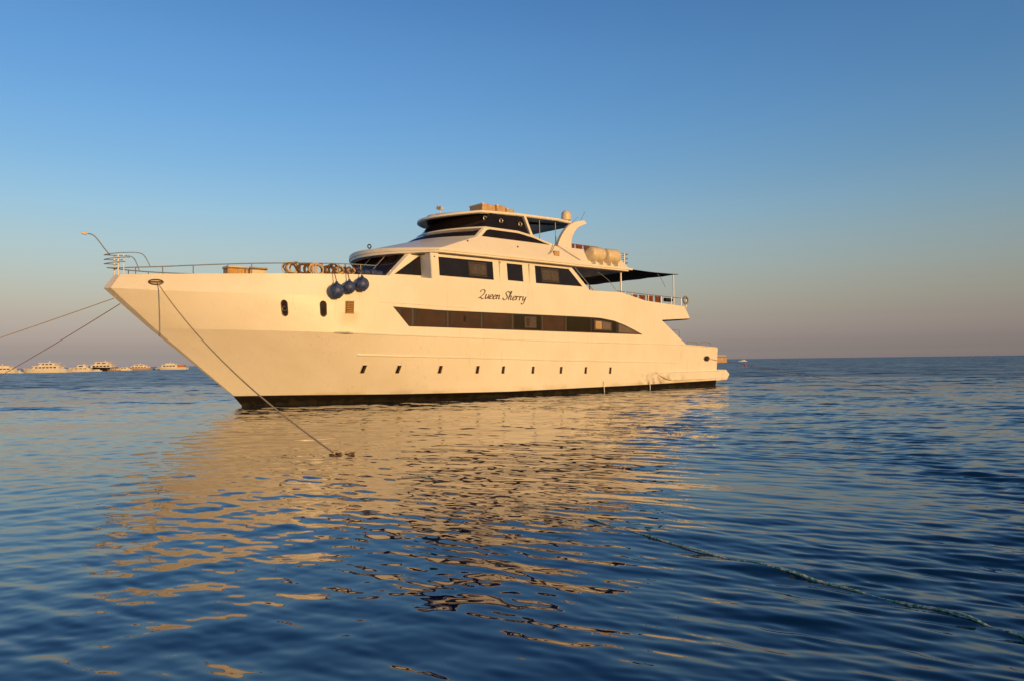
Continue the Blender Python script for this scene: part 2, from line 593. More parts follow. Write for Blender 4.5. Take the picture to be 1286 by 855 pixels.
    Lk.new(nn.outputs[0], b.inputs['Normal'])
    me.materials.append(m)
    return o
make_sea()

# ------------------------------------------------------------------ yacht frame: s metres aft of the bow at the waterline, t to port, z up
BOW = Vector((-11.70773, 32.08412, 0.0))
TH = R(40.3684)
YM = Matrix.Translation(BOW) @ Matrix.Rotation(TH + math.pi, 4, 'Z')
def L(s, t, z): return (-s, t, z)
def world_of(s, t, z): return YM @ Vector((-s, t, z))

yacht = bpy.data.objects.new('motor_yacht', None)
COL.objects.link(yacht)
yacht.matrix_world = YM
tag(yacht, 'large three deck white motor yacht glowing gold in low sun, moored across the sea', 'yacht')

def thing(name, label, cat, s, t, z, group=None, rz=0.0):
    o = bpy.data.objects.new(name, None)
    COL.objects.link(o)
    o.matrix_world = YM @ Matrix.Translation(L(s, t, z)) @ Matrix.Rotation(rz, 4, 'Z')
    return tag(o, label, cat, group)

# --- hull lines
def curve(xs, ys): return lambda s: interp(s, xs, ys)
LEV = [
    (lambda s: -0.9, 0.60, 0.02, 3.00, 17.0, 1.8),
    (lambda s: 0.0, 0.00, 0.03, 3.58, 15.0, 1.9),
    (curve([-.4, 2, 6, 12, 22, 30], [.45, .43, .35, .28, .31, .39]), -0.38, 0.04, 3.64, 14.5, 1.95),
    (curve([-3.7, 0, 3, 5.5, 15, 26.5, 30], [3.27, 3.16, 3.08, 3.0, 2.80, 2.66, 2.50]), -3.72, 0.26, 3.82, 11.5, 2.5),
    (curve([-5.37, -3.8, 0, 3, 8, 16, 24], [4.80, 4.70, 4.62, 4.60, 4.55, 4.30, 4.15]), -5.37, 0.36, 3.84, 12.5, 2.2),
    (curve([-5, -2, 0, 3.3, 6, 18.7, 20.4, 21.5, 22.6], [5.33, 5.40, 5.46, 5.58, 5.62, 5.62, 5.64, 5.45, 5.25]), -5.00, 0.32, 3.77, 12.3, 2.2),
]
def half_breadth(j, s):
    _, s0, w, tm, ln, p = LEV[j]
    s1 = s0 + 0.5 * w
    if s <= s1:
        return max(0.0, (s - s0) / (0.5 * w) * w)
    u = min(1.0, (s - s1) / ln)
    t = w + (tm - w) * (1 - (1 - u) ** p)
    if s > 22:
        t *= 1 - 0.0006 * (s - 22) ** 2
    return t
def columns(j, end, n=90):
    _, s0, w, *_r = LEV[j]
    s1 = s0 + 0.5 * w
    pts = [(s0, 0.0, LEV[j][0](s0))]
    for i in range(n):
        q = (i / (n - 1)) ** 1.35
        s = s1 + q * (end - s1)
        pts.append((s, half_breadth(j, s), LEV[j][0](s)))
    return pts
def strake(mb, rows, mi, sub):
    for k in range(len(rows) - 1):
        lo, hi = rows[k], rows[k + 1]
        n = len(lo)
        for sgn in (1, -1):
            vs, fs = [], []
            for r in range(sub + 1):
                f = r / sub
                for a, b in zip(lo, hi):
                    vs.append(L(a[0] + (b[0] - a[0]) * f, sgn * (a[1] + (b[1] - a[1]) * f), a[2] + (b[2] - a[2]) * f))
            for r in range(sub):
                for i in range(n - 1):
                    q = (r * n + i, r * n + i + 1, (r + 1) * n + i + 1, (r + 1) * n + i)
                    fs.append(q if sgn > 0 else q[::-1])
            mb.add(vs, fs, mi[k] if isinstance(mi, list) else mi)
hb = MB()
low_rows = [columns(j, 30.0) for j in (0, 1, 2, 3)]
strake(hb, low_rows, [1, 1, 0], 3)
up_rows = [columns(3, 26.5), columns(4, 24.0), columns(5, 22.6)]
strake(hb, up_rows, 0, 3)
# transom
tr = [r[-1] for r in low_rows]
for k in range(3):
    a, b = tr[k], tr[k + 1]
    hb.add([L(a[0], a[1], a[2]), L(a[0], -a[1], a[2]), L(b[0], -b[1], b[2]), L(b[0], b[1], b[2])], [(0, 1, 2, 3)], 1 if k < 2 else 0)
HULL_BVH = BVHTree.FromPolygons([Vector(v) for v in hb.v], hb.f)
hull = hb.build('hull', [M['hull'], M['boot']], yacht, angle=8, solid=0.06, out=True)

def caster(bvh, default=3.8):
    def T(s, z):
        h = bvh.ray_cast(Vector((-s, 12.0, z)), Vector((0, -1, 0)))
        return h[0].y if h[0] is not None else default
    return T
T_hull = caster(HULL_BVH)

def strip_panel(name, ss, zlo, zhi, T, mat, parent, off=0.012, deep=0.05, sides=(1,), label=None, rows=2):
    """a panel that follows the surface: columns at ss between zlo(s) and zhi(s)"""
    mb = MB()
    for sg in sides:
        n, m = len(ss), rows + 1
        vs, fs = [], []
        for s in ss:
            a, b = zlo(s), zhi(s)
            if b - a < 0.004: b = a + 0.004
            zz = [a + (b - a) * i / rows for i in range(m)]
            vs += [L(s, sg * (T(s, z) + off), z) for z in zz] + [L(s, sg * (T(s, z) - deep), z) for z in zz]
        k = 2 * m
        for i in range(n - 1):
            p, q = k * i, k * (i + 1)
            for r in range(rows):
                fs += [(p + r, q + r, q + r + 1, p + r + 1), (p + m + r, p + m + r + 1, q + m + r + 1, q + m + r)]
            fs += [(p + rows, q + rows, q + m + rows, p + m + rows), (p, p + m, q + m, q)]
        for r in range(rows):
            fs += [(r, r + 1, m + r + 1, m + r), (k * (n - 1) + r, k * (n - 1) + m + r, k * (n - 1) + m + r + 1, k * (n - 1) + r + 1)]
        mb.add(vs, fs)
    o = mb.build(name, mat, parent, angle=25)
    if label: o['label'] = label
    return o
def poly_panel(name, poly, T, mat, parent, off=0.012, deep=0.05, sg=1):
    k = len(poly)
    v = [L(s, sg * (T(s, z) + off), z) for s, z in poly] + [L(s, sg * (T(s, z) - deep), z) for s, z in poly]
    f = [tuple(range(k)), tuple(range(2 * k - 1, k - 1, -1))] + [(i, i + k, (i + 1) % k + k, (i + 1) % k) for i in range(k)]
    return MB().add(v, f).build(name, mat, parent, angle=25)
def frame_ring(name, poly, T, w, mat, parent, off=0.02, r=None):
    """raised bead round a panel"""
    mb = MB()
    mb.tube([L(s, T(s, z) + off, z) for s, z in poly], w, 6, closed=True)
    return mb.build(name, mat, parent)
def lin(a, b, n): return [a + (b - a) * i / (n - 1) for i in range(n)]

# rub rails and mouldings
def rail_on_hull(name, ss, zf, r, mat, off=0.0):
    for sg in (1, -1):
        MB().tube([L(s, sg * (T_hull(s, zf(s)) + off), zf(s)) for s in ss], r, 8).build(name, mat, yacht)
rail_on_hull('rub_rail', lin(2.7, 29.8, 70), lambda s: LEV[3][0](s) + 0.0, 0.035, M['white'])
rub2 = curve([3.9, 5.5, 10, 15.3, 21.4, 26], [2.15, 2.09, 1.97, 1.81, 1.67, 1.58])
rail_on_hull('rub_rail', lin(3.9, 25.5, 50), rub2, 0.045, M['white'])
rail_on_hull('moulding', lin(4.6, 9.5, 16), curve([4.6, 9.5], [4.42, 4.33]), 0.02, M['white'])

# ------------------------------------------------------------------ decks
def deck_slab(name, outline, z0, z1, mat):
    """outline: port half (s,t) from centre to centre"""
    pts = [(s, t) for s, t in outline] + [(s, -t) for s, t in outline[::-1]]
    k = len(pts)
    v = [L(s, t, z0) for s, t in pts] + [L(s, t, z1) for s, t in pts]
    f = [tuple(range(k)), tuple(range(2 * k - 1, k - 1, -1))] + [(i, i + k, (i + 1) % k + k, (i + 1) % k) for i in range(k)]
    return MB().add(v, f).build(name, mat, yacht)
deck_slab('foredeck', [(s, max(0.02, min(half_breadth(4, s), half_breadth(5, s)) - 0.16)) for s in lin(-4.7, 7.6, 30)], 4.70, 4.80, M['white'])
deck_slab('upper_aft_deck', [(17.0, 3.70), (22.5, 3.70), (24.2, 3.69), (26.85, 3.67)], 4.24, 4.46, M['deck'])
deck_slab('main_aft_deck', [(21.0, 3.60), (25.0, 3.60), (29.85, 3.52)], 1.52, 1.66, M['deck'])
MB().box(L(21.9, -3.70, 1.68), L(21.8, 3.70, 4.22)).build('salon_bulkhead', M['white'], yacht)
MB().box(L(21.99, -1.1, 1.70), L(21.93, 1.1, 3.8)).build('salon_door', M['glass'], yacht)

# aft bulwark round the upper aft deck
ab = MB()
def hbk(s): return 3.80 * (1 - 0.0006 * max(0, s - 22) ** 2)
ring_lo = [(24.0, half_breadth(4, 24)), (25.5, half_breadth(4, 25.5)), (26.85, half_breadth(4, 26.85)), (26.95, half_breadth(4, 27) - .03), (27.05, hbk(27) - 0.25)]
ring_lo_z = [4.15, 4.24, 4.33, 4.33, 4.33]
ring_hi = [(22.6, half_breadth(5, 22.6)), (24.6, half_breadth(5, 24.6)), (26.40, half_breadth(5, 26.4)), (26.50, half_breadth(5, 26.6) - .03), (26.6, hbk(26.6) - 0.25)]
ring_hi_z = [5.25, 5.15, 5.07, 5.07, 5.07]
lo = [(s, t, z) for (s, t), z in zip(ring_lo, ring_lo_z)]
hi = [(s, t, z) for (s, t), z in zip(ring_hi, ring_hi_z)]
lo_all = lo + [(s, -t, z) for s, t, z in lo[::-1]]
hi_all = hi + [(s, -t, z) for s, t, z in hi[::-1]]
n = len(lo_all)
ab.add([L(*p) for p in lo_all] + [L(*p) for p in hi_all], [(i, i + 1, n + i + 1, n + i) for i in range(n - 1)])
ab.build('aft_bulwark', M['white'], yacht, angle=8, solid=0.07, out=True)

# stern platform and its side sponsons
MB().prism([(-30.02, 1.08), (-31.3, 1.06), (-31.66, .74), (-31.35, .36), (-30.02, .34)], -3.45, 3.45).build('swim_platform', M['hull'], yacht, bevel=0.05)
for sg in (1, -1):
    mb = MB()
    ss = lin(23.4, 30.06, 14)
    vs, fs = [], []
    for s in ss:
        g = min(1.0, (s - 23.4) / 1.2)
        zt, zb = 1.02, 1.0 - 0.52 * g
        t = T_hull(min(s, 29.9), 0.9)
        vs += [L(s, sg * (t - .03), zt), L(s, sg * (t + .17 * g), zt - .05), L(s, sg * (t + .17 * g), zb + .03), L(s, sg * (t - .06), zb)]
    for i in range(len(ss) - 1):
        for j in range(3):
            p, q = 4 * i + j, 4 * (i + 1) + j
            fs.append((p, q, q + 1, p + 1))
    fs.append((4 * len(ss) - 4, 4 * len(ss) - 3, 4 * len(ss) - 2, 4 * len(ss) - 1))
    mb.add(vs, fs).build('sponson', M['hull'], yacht, angle=30)

# ------------------------------------------------------------------ superstructure shells
NA = 15
def outline(sf, D, T, sides, p=2.0):
    """half outline in plan: front arc from the centreline, then points (s,t) along the side"""
    pts = []
    for i in range(NA):
        t = T * math.sin(math.pi / 2 * i / (NA - 1)) if p != 2.0 else T * i / (NA - 1)
        pts.append((sf + D * (t / T) ** p, t))
    return pts + sides
def ring(ol, z):
    return [(s, t, z(s, t) if callable(z) else z) for s, t in ol]
def full(r):
    return [(s, -t, z) for s, t, z in r[:0:-1]] + r
def loft(mb, rings, mi=0, close_aft=False):
    n = len(rings[0])
    vs = [L(*p) for r in rings for p in r]
    fs = []
    for k in range(len(rings) - 1):
        for i in range(n - 1 + (1 if close_aft else 0)):
            i2 = (i + 1) % n
            fs.append((k * n + i, k * n + i2, (k + 1) * n + i2, (k + 1) * n + i))
    return mb.add(vs, fs, mi)

# upper cabin (flush with the hull side from s = 7.4 aft)
cab = MB()
def side_ring(z, t, s_aft):
    return [(7.4, -t, z)] if False else [(7.4, 0.0, z), (7.4, t - .04, z), (7.44, t, z), (9.0, t, z), (11.5, t, z), (14.0, t, z), (s_aft, t, z), (s_aft, 0.0, z)]
loft(cab, [full(side_ring(4.85, 3.66, 17.9)), full(side_ring(5.60, 3.745, 17.9)), full(side_ring(6.84, 3.63, 16.55))])
CAB_BVH = BVHTree.FromPolygons([Vector(v) for v in cab.v], cab.f)
cab.build('upper_cabin', M['white'], yacht, angle=20)
T_cab = caster(CAB_BVH, 3.65)

# wheelhouse
wh = MB()
wsb = outline(5.0, .70, 2.70, [(6.4, 2.78), (7.45, 2.82)])
wst = outline(6.10, .80, 2.62, [(7.1, 2.70), (7.45, 2.72)])
loft(wh, [full(ring(wsb, 4.8)), full(ring(wsb, 5.70)), full(ring(wst, 6.86))])
WH_BVH = BVHTree.FromPolygons([Vector(v) for v in wh.v], wh.f)
wh.build('wheelhouse', M['white'], yacht, angle=20)
T_wh = caster(WH_BVH, 2.7)
def arc_glass(name, ol_lo, zlo, ol_hi, zhi, f0, f1, mat, frac0=-1.0, frac1=1.0, off=0.014, count=NA):
    """glass that wraps the front arc, between heights f0..f1 of the wall"""
    lo, hi = full(ring(ol_lo, zlo))[len(ol_lo) - count:len(ol_lo) - 1 + count], full(ring(ol_hi, zhi))[len(ol_hi) - count:len(ol_hi) - 1 + count]
    m = len(lo)
    i0, i1 = (frac0 + 1) / 2 * (m - 1), (frac1 + 1) / 2 * (m - 1)
    k = max(4, int(i1 - i0) + 2)
    A, B = [], []
    for q in range(k):
        x = i0 + (i1 - i0) * q / (k - 1)
        i = min(int(x), m - 2)
        g = x - i
        a = Vector(lo[i]).lerp(Vector(lo[i + 1]), g)
        b = Vector(hi[i]).lerp(Vector(hi[i + 1]), g)
        A.append(a.lerp(b, f0))
        B.append(a.lerp(b, f1))
    vs = [L(*p) for p in A] + [L(*p) for p in B]
    mb = MB().add(vs, [(i, i + 1, k + i + 1, k + i) for i in range(k - 1)])
    o = mb.build(name, mat, yacht, angle=30, out=False)
    # push outwards: make normals face forward and up, then thicken both ways
    if o.data.polygons[len(o.data.polygons) // 2].normal.x < 0:
        o.data.flip_normals()
    md = o.modifiers.new('thickness', 'SOLIDIFY')
    md.thickness = 0.06
    md.offset = (off - 0.03) / 0.03
    return o
for a, b in ((-0.93, -0.56), (-0.53, -0.19), (-0.16, 0.16), (0.19, 0.53), (0.56, 0.93)):
    arc_glass('windscreen', wsb, 5.70, wst, 6.86, 0.04, 0.99, M['glass'], a, b)
for sg in (1, -1):
    strip_panel('cabin_window', lin(6.02, 7.40, 18), lambda s: 5.84, lambda s: min(6.76, 5.845 + (s - 6.02) * .70), T_wh, M['glass'], yacht, off=.055, sides=(sg,), rows=8)

# windows of the upper cabin
def window(name, poly, T, inner=None):
    w = poly_panel(name, poly, T, M['glass'], yacht)
    if inner:
        (s0, z0), (s1, z1) = inner
        q = [(s0, z0), (s1, z0), (s1, z1), (s0, z1)]
        pn = poly_panel('pane_surround', q, T, M['mullion'], w, off=0.020, deep=0.0)
        mid = (s0 + s1) / 2
        for a, b in ((s0 + .07, mid - .03), (mid + .03, s1 - .07)):
            poly_panel('pane', [(a, z0 + .08), (b, z0 + .08), (b, z1 - .08), (a, z1 - .08)], T, M['curtain'], w, off=0.026, deep=-0.005)
        frame_ring('frame', [(s0 + .05, z0 + .06), (s1 - .05, z0 + .06), (s1 - .05, z1 - .06), (s0 + .05, z1 - .06)], T, .022, M['frame'], w, off=.024)
    return w
window('cabin_window', [(7.83, 5.79), (11.06, 5.78), (11.06, 6.68), (7.83, 6.67)], T_cab, ((9.55, 5.90), (10.65, 6.58)))
window('cabin_window', [(11.98, 5.82), (13.00, 5.81), (13.00, 6.68), (11.98, 6.68)], T_cab)
window('cabin_window', [(13.88, 5.79), (17.30, 5.80), (16.33, 6.70), (13.88, 6.70)], T_cab, ((14.30, 5.90), (15.55, 6.60)))
for sg in (-1,):
    for q in ([(7.83, 5.79), (11.06, 5.78), (11.06, 6.68), (7.83, 6.67)], [(11.98, 5.82), (13.00, 5.81), (13.00, 6.68), (11.98, 6.68)], [(13.88, 5.79), (17.30, 5.80), (16.33, 6.70), (13.88, 6.70)]):
        poly_panel('cabin_window', q, T_cab, M['glass'], yacht, sg=-1)
# thin vertical joints in the wall between the windows
for s in (11.45, 13.42):
    MB().box(L(s, T_cab(s, 5.7) - .06, 5.66), L(s + .02, T_cab(s, 5.7) + .004, 6.75)).build('panel_joint', M['cream'], yacht)

# sundeck slab with its two step eave
eb = outline(5.95, 1.95, 3.72, [(9.5, 3.74), (14, 3.76), (18, 3.76), (20.7, 3.74)])
em = outline(5.74, 1.98, 3.86, [(9.5, 3.88), (14, 3.90), (18, 3.90), (21.0, 3.87)])
et = outline(5.70, 2.00, 3.92, [(9.5, 3.94), (14, 3.96), (18, 3.96), (21.3, 3.93)])
ei = outline(5.95, 1.95, 3.72, [(9.5, 3.74), (14, 3.76), (18, 3.76), (21.25, 3.70)])
def crown(base, k): return lambda s, t: base + k * (1 - (t / 3.9) ** 2) * max(0.0, 1 - (s - 5.7) / 3.0)
eave = MB()
r0, r1, r1b, r2, r3 = (full(ring(eb, 6.84)), full(ring(em, crown(6.87, .0))), full(ring(em, crown(6.94, .05))),
                       full(ring(et, crown(6.955, .05))), full(ring(et, crown(7.06, .14))))
r4 = full(ring(ei, crown(7.08, .18)))
loft(eave, [r0, r1, r1b, r2, r3, r4], close_aft=True)
k = len(r4)
eave.add([L(*p) for p in r4], [(i, i + 1, k - 2 - i, k - 1 - i) for i in range(k // 2)])
eave.build('sundeck', M['white'], yacht, angle=30)
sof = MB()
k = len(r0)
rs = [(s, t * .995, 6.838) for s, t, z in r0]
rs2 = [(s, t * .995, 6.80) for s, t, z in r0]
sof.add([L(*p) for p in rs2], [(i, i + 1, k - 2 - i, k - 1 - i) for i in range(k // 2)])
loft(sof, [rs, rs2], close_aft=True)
sof.build('soffit', M['soffit'], yacht)  # dark brown holds the shade under the overhang in its colour

# level three: sloped roof in front, coaming at the sides
NS = [9.0, 10.5, 12.0, 13.2, 14.2, 15.0, 15.7, 16.5, 18.0, 19.5]
A_ = outline(5.98, 1.92, 3.70, [(s, 3.72) for s in (10.3, 11.2, 12.2, 13.2, 14.2, 15.0, 15.7, 16.5, 18.0, 19.5, 21.2)])
B_ = outline(8.75, 1.70, 3.26, [(s, 3.27) for s in (10.75, 11.4, 12.2, 13.2, 14.2, 15.0, 15.7, 16.5, 18.0, 19.5, 20.55)])
co = MB()
loft(co, [full(ring(A_, crown(7.085, .16))), full(ring(B_, 7.95))])
CO_BVH = BVHTree.FromPolygons([Vector(v) for v in co.v], co.f)
co.build('sundeck_coaming', M['white'], yacht, angle=16, solid=0.08, out=True)
# window wall of the top house
side_c = [10.75, 11.4, 12.2, 13.2, 14.2, 15.0, 15.7]
ztop = curve([8, 13.2, 14.2, 15.0, 15.75], [8.47, 8.47, 8.33, 8.12, 7.98])
Bw = outline(8.75, 1.70, 3.26, [(s, 3.27) for s in side_c])
Cw = outline(9.72, 1.32, 3.10, [(max(s, 11.2 + .01 * i), 3.10 + .1 * max(0, (s - 13) / 3)) for i, s in enumerate(side_c)])
tw = MB()
rB, rC = full(ring(Bw, 7.952)), full(ring(Cw, lambda s, t: max(7.965, ztop(s))))
loft(tw, [rB, rC])
TW_BVH = BVHTree.FromPolygons([Vector(v) for v in tw.v], tw.f)
tw.build('top_house_wall', M['white'], yacht, angle=20, solid=0.08, out=True)
T_tw = caster(TW_BVH, 3.2)
arc_glass('top_house_window', Bw, 7.952, Cw, 8.47, 0.05, 0.93, M['glass'], -0.965, 0.965)
strip_panel('top_house_window', lin(10.72, 15.30, 24),
            lambda s: 7.975, lambda s: min(ztop(s) - .07, 7.975 + max(0.004, (s - 10.70) * .86)), T_tw, M['glass'], yacht, sides=(1,))
strip_panel('top_house_window', lin(10.72, 15.30, 24),
            lambda s: 7.975, lambda s: min(ztop(s) - .07, 7.975 + max(0.004, (s - 10.70) * .86)), T_tw, M['glass'], yacht, sides=(-1,))
cap_ = MB()
cap_.tube([L(s, t, z + .01) for s, t, z in rC], 0.045, 8)
cap_.build('coaming_rail', M['white'], yacht)

# flybridge windscreen and hardtop
Dl = outline(9.80, 1.28, 3.02, [(11.9, 3.02), (13.0, 3.0), (14.15, 2.98)])
Dh = outline(10.50, 1.20, 2.72, [(11.9, 2.70), (12.9, 2.68), (13.8, 2.66)])
zh = curve([9.5, 10.5, 11.2, 13.5, 16.5, 18.7], [9.12, 9.20, 9.26, 9.38, 9.46, 9.44])
fb = MB()
loft(fb, [full(ring(Dl, lambda s, t: ztop(s) + .05)), full(ring(Dh, lambda s, t: zh(s) + .06))])
FB_BVH = BVHTree.FromPolygons([Vector(v) for v in fb.v], fb.f)
fb.build('flybridge_windscreen', M['glass'], yacht, angle=30, solid=0.03, out=True)
T_fb = caster(FB_BVH, 2.8)
def torus(c, R_, r, axis, n=20, m=8):
    pts = []
    for i in range(n):
        a = 2 * math.pi * i / n
        x, y = R_ * math.cos(a), R_ * math.sin(a)
        pts.append({'y': (c[0] + x, c[1], c[2] + y), 'z': (c[0] + x, c[1] + y, c[2]), 'x': (c[0], c[1] + x, c[2] + y)}[axis])
    return pts
for s, z in ((11.35, 9.02), (12.30, 8.98), (13.62, 8.95)):
    sp = MB()
    t = T_fb(s, z) + .03
    sp.tube(torus(L(s, t, z), .105, .028, 'y'), .026, 8, closed=True)
    o = sp.build('speaker', M['steel'], yacht)
    MB().lathe([(.085, -.02), (.085, .005), (.03, .02)], 16, 'y', L(s, t - .01, z)).build('cone', M['black'], o)
for sg in (1, -1):
    mb = MB()
    mb.prism([(-13.78, 9.40), (-13.92, 9.42), (-14.42, 8.42), (-14.26, 8.40)], sg * 2.96, sg * 2.80)
    mb.build('hardtop_pillar', M['white'], yacht, bevel=0.01)
    for s in (15.3, 16.5):
        MB().tube([L(s, sg * 2.55, 7.1), L(s, sg * 2.5, 9.42)], .025, 8).build('hardtop_post', M['steel_grey'], yacht)
HSIDE = [(11.6, 2.74), (13.5, 2.76), (16.5, 2.70), (17.7, 2.55), (18.25, 2.20)]
hb_ = outline(9.72, 1.50, 2.66, [(s, t - .06) for s, t in HSIDE], 2.0)
ht_ = outline(9.55, 1.60, 2.74, HSIDE, 2.0)
hi_ = outline(9.85, 1.50, 2.50, [(s, t - .22) for s, t in HSIDE], 2.0)
def hcrown(dz): return lambda s, t: zh(s) + dz
hz = MB()
q0 = full(ring(hb_, hcrown(.02)))
q1 = full(ring(ht_, hcrown(.06)))
q2 = full(ring(ht_, hcrown(.16)))
q3 = full(ring(hi_, hcrown(.22)))
loft(hz, [q0, q1, q2, q3], close_aft=True)
k = len(q3)
q4 = [(s + (11 - s) * .0, t * .55, z + .09) for s, t, z in q3]
loft(hz, [q3, q4], close_aft=True)
hz.add([L(*p) for p in q4], [(i, i + 1, k - 2 - i, k - 1 - i) for i in range(k // 2)])
hz.build('hardtop', M['white'], yacht, angle=30)
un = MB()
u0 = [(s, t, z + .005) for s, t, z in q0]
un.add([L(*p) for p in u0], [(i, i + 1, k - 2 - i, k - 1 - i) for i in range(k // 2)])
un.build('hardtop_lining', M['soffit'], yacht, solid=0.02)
for s0, s1, h in ((12.0, 12.9, .46), (12.97, 13.6, .44), (13.66, 14.2, .30)):
    o = MB().box(L(s0, .6, zh(s0) + .30), L(s1, 1.7, zh(s0) + .30 + h)).build('air_conditioner', M['tan'], yacht, bevel=0.03)
    MB().box(L(s0 - .02, .57, zh(s0) + .30 + h * .9), L(s0 + .12, 1.73, zh(s0) + .30 + h + .015)).build('corner_trim', M['cream'], o)
dm = MB().lathe([(.12, 0), (.13, .10), (.27, .12), (.285, .2), (.285, .40), (.26, .52), (.19, .62), (.09, .67), (.01, .685)], 22, 'z', L(17.95, 1.9, zh(18) + .24))
dm.build('satellite_dome', M['cream'], yacht, angle=50)
hn = MB()
hn.tube([L(10.15, .5, zh(10) + .3), L(10.15, .5, zh(10) + .62)], .025)
hn.lathe([(.05, -.12), (.09, -.02), (.1, .1)], 12, 'x', L(10.15, .62, zh(10) + .58))
hn.lathe([(.05, -.12), (.09, -.02), (.1, .1)], 12, 'x', L(10.15, .40, zh(10) + .62))
hn.build('signal_horn', M['cream'], yacht)
wa = MB()
wa.tube([L(18.4, 2.5, 9.6), L(19.0, 2.4, 10.35)], .012, 5)
wa.tube([L(18.2, 2.0, 9.6), L(18.9, 1.9, 10.1)], .010, 5)
wa.build('whip_antenna', M['steel'], yacht)
# arch fins
for sg in (1, -1):
    mb = MB()
    front = smooth_path([(15.85, 0, 7.90), (16.35, 0, 8.55), (17.0, 0, 9.15), (17.65, 0, 9.52), (18.55, 0, 9.74)], 5)
    back = smooth_path([(16.95, 0, 7.90), (17.12, 0, 8.40), (17.48, 0, 8.90), (18.0, 0, 9.28), (18.70, 0, 9.55)], 5)
    def arch_t(z): return 3.30 - (z - 7.9) * .30
    vs, fs = [], []
    for p, q in zip(front, back):
        for pp in (p, q):
            vs += [L(pp[0], sg * (arch_t(pp[2]) + .012), pp[2]), L(pp[0], sg * (arch_t(pp[2]) - .22), pp[2])]
    m = len(front)
    for i in range(m - 1):
        a, b = 4 * i, 4 * (i + 1)
        fs += [(a, b, b + 2, a + 2), (a + 1, a + 3, b + 3, b + 1), (a, a + 1, b + 1, b), (a + 2, b + 2, b + 3, a + 3)]
    fs += [(0, 2, 3, 1), (4 * m - 4, 4 * m - 3, 4 * m - 1, 4 * m - 2)]
    mb.add(vs, fs).build('radar_arch', M['white'], yacht, angle=40, bevel=0.02)
tr_ = MB()
tr_.tube([L(15.6, 3.42, 8.05), L(15.2, 3.60, 7.62), L(14.9, 3.72, 7.40)], .018, 6)
tr_.tube([L(15.75, 3.38, 8.0), L(16.6, 3.55, 7.55), L(17.2, 3.72, 7.25)], .014, 6)
tr_.build('lashing', M['rope_dark'], yacht)
MB().box(L(15.35, 3.45, 7.35), L(15.72, 3.62, 7.62)).build('deck_lamp', M['tan'], yacht, bevel=.02)
for s, z in ((12.9, 7.62), (9.7, 7.62)):
    t = caster(CO_BVH, 3.5)(s, z)
    MB().lathe([(.05, -.05), (.05, .02), (.03, .03)], 12, 'y', L(s, t, z)).build('drain', M['black'], yacht)
for s, z in ((7.60, 6.66), (11.55, 6.68), (13.45, 6.68)):
    t = T_cab(s, z)
    MB().lathe([(.035, -.03), (.035, .02), (.02, .03)], 12, 'y', L(s, t, z)).build('courtesy_light', M['black'], yacht)
sl_ = MB()
sl_.tube(torus(L(6.1, .3, 7.42), .09, .02, 'y'), .03, 8, closed=True)
sl_.tube([L(6.1, .3, 7.15), L(6.1, .3, 7.34)], .02)
sl_.build('searchlight', M['black'], yacht)

# ------------------------------------------------------------------ main window band
zb_lo = curve([5.3, 6.1, 15, 22.2], [4.24, 3.39, 3.31, 3.245])
zb_hi = curve([5.3, 7.7, 17.4, 18.6, 19.7, 20.6, 21.3, 22.2], [4.25, 4.17, 4.14, 4.11, 3.99, 3.77, 3.55, 3.25])
band = strip_panel('window_band', lin(5.3, 7.7, 25) + lin(7.9, 22.2, 90), zb_lo, zb_hi, T_hull, M['frame'], yacht, off=0.014)
strip_panel('window_band', lin(5.3, 7.7, 25) + lin(7.9, 22.2, 90), zb_lo, zb_hi, T_hull, M['frame'], yacht, off=0.014, sides=(-1,))
panes = [(5.70, 6.15, 'pane'), (6.50, 8.05, 'pane'), (8.35, 10.05, 'pane'), (10.30, 12.0, 'pane'), (12.28, 14.05, 'glass'),
         (14.25, 15.75, 'pane'), (15.95, 17.75, 'glass'), (17.92, 19.85, 'glass'), (20.08, 22.0, 'pane_pale')]
for a, b, mt in panes:
    strip_panel('pane', lin(a, b, 10), lambda s: zb_lo(s) + .06, lambda s: max(zb_lo(s) + .07, zb_hi(s) - .06), T_hull, M[mt], band, off=0.020, deep=-0.006)
for s in (6.22, 8.12, 10.12, 12.08, 14.12, 15.82):
    strip_panel('mullion', [s, s + .10], lambda q: zb_lo(q) + .03, lambda q: zb_hi(q) - .03, T_hull, M['mullion'], band, off=0.028, deep=-0.006)
for a, b, mt in ((12.95, 13.75, 'curtain'), (18.05, 19.5, 'mullion')):
    w = strip_panel('opening_pane', lin(a, b, 4), lambda s: zb_lo(s) + .14, lambda s: zb_hi(s) - .12, T_hull, M[mt], band, off=0.026, deep=-0.016)
    mid = a + (b - a) * .45
    for c, d, m2 in ((a + .12, mid - .03, 'cream' if mt == 'mullion' else 'pane'), (mid + .03, b - .12, 'pane_pale' if mt == 'mullion' else 'curtain')):
        strip_panel('pane', lin(c, d, 3), lambda s: zb_lo(s) + .22, lambda s: zb_hi(s) - .19, T_hull, M[m2 if m2 != 'cream' else 'tan'], w, off=0.032, deep=-0.022)
poly_panel('latch', [(9.1, 3.66), (9.24, 3.66), (9.24, 3.95), (9.1, 3.95)], T_hull, M['glass'], band, off=0.03, deep=-0.01)

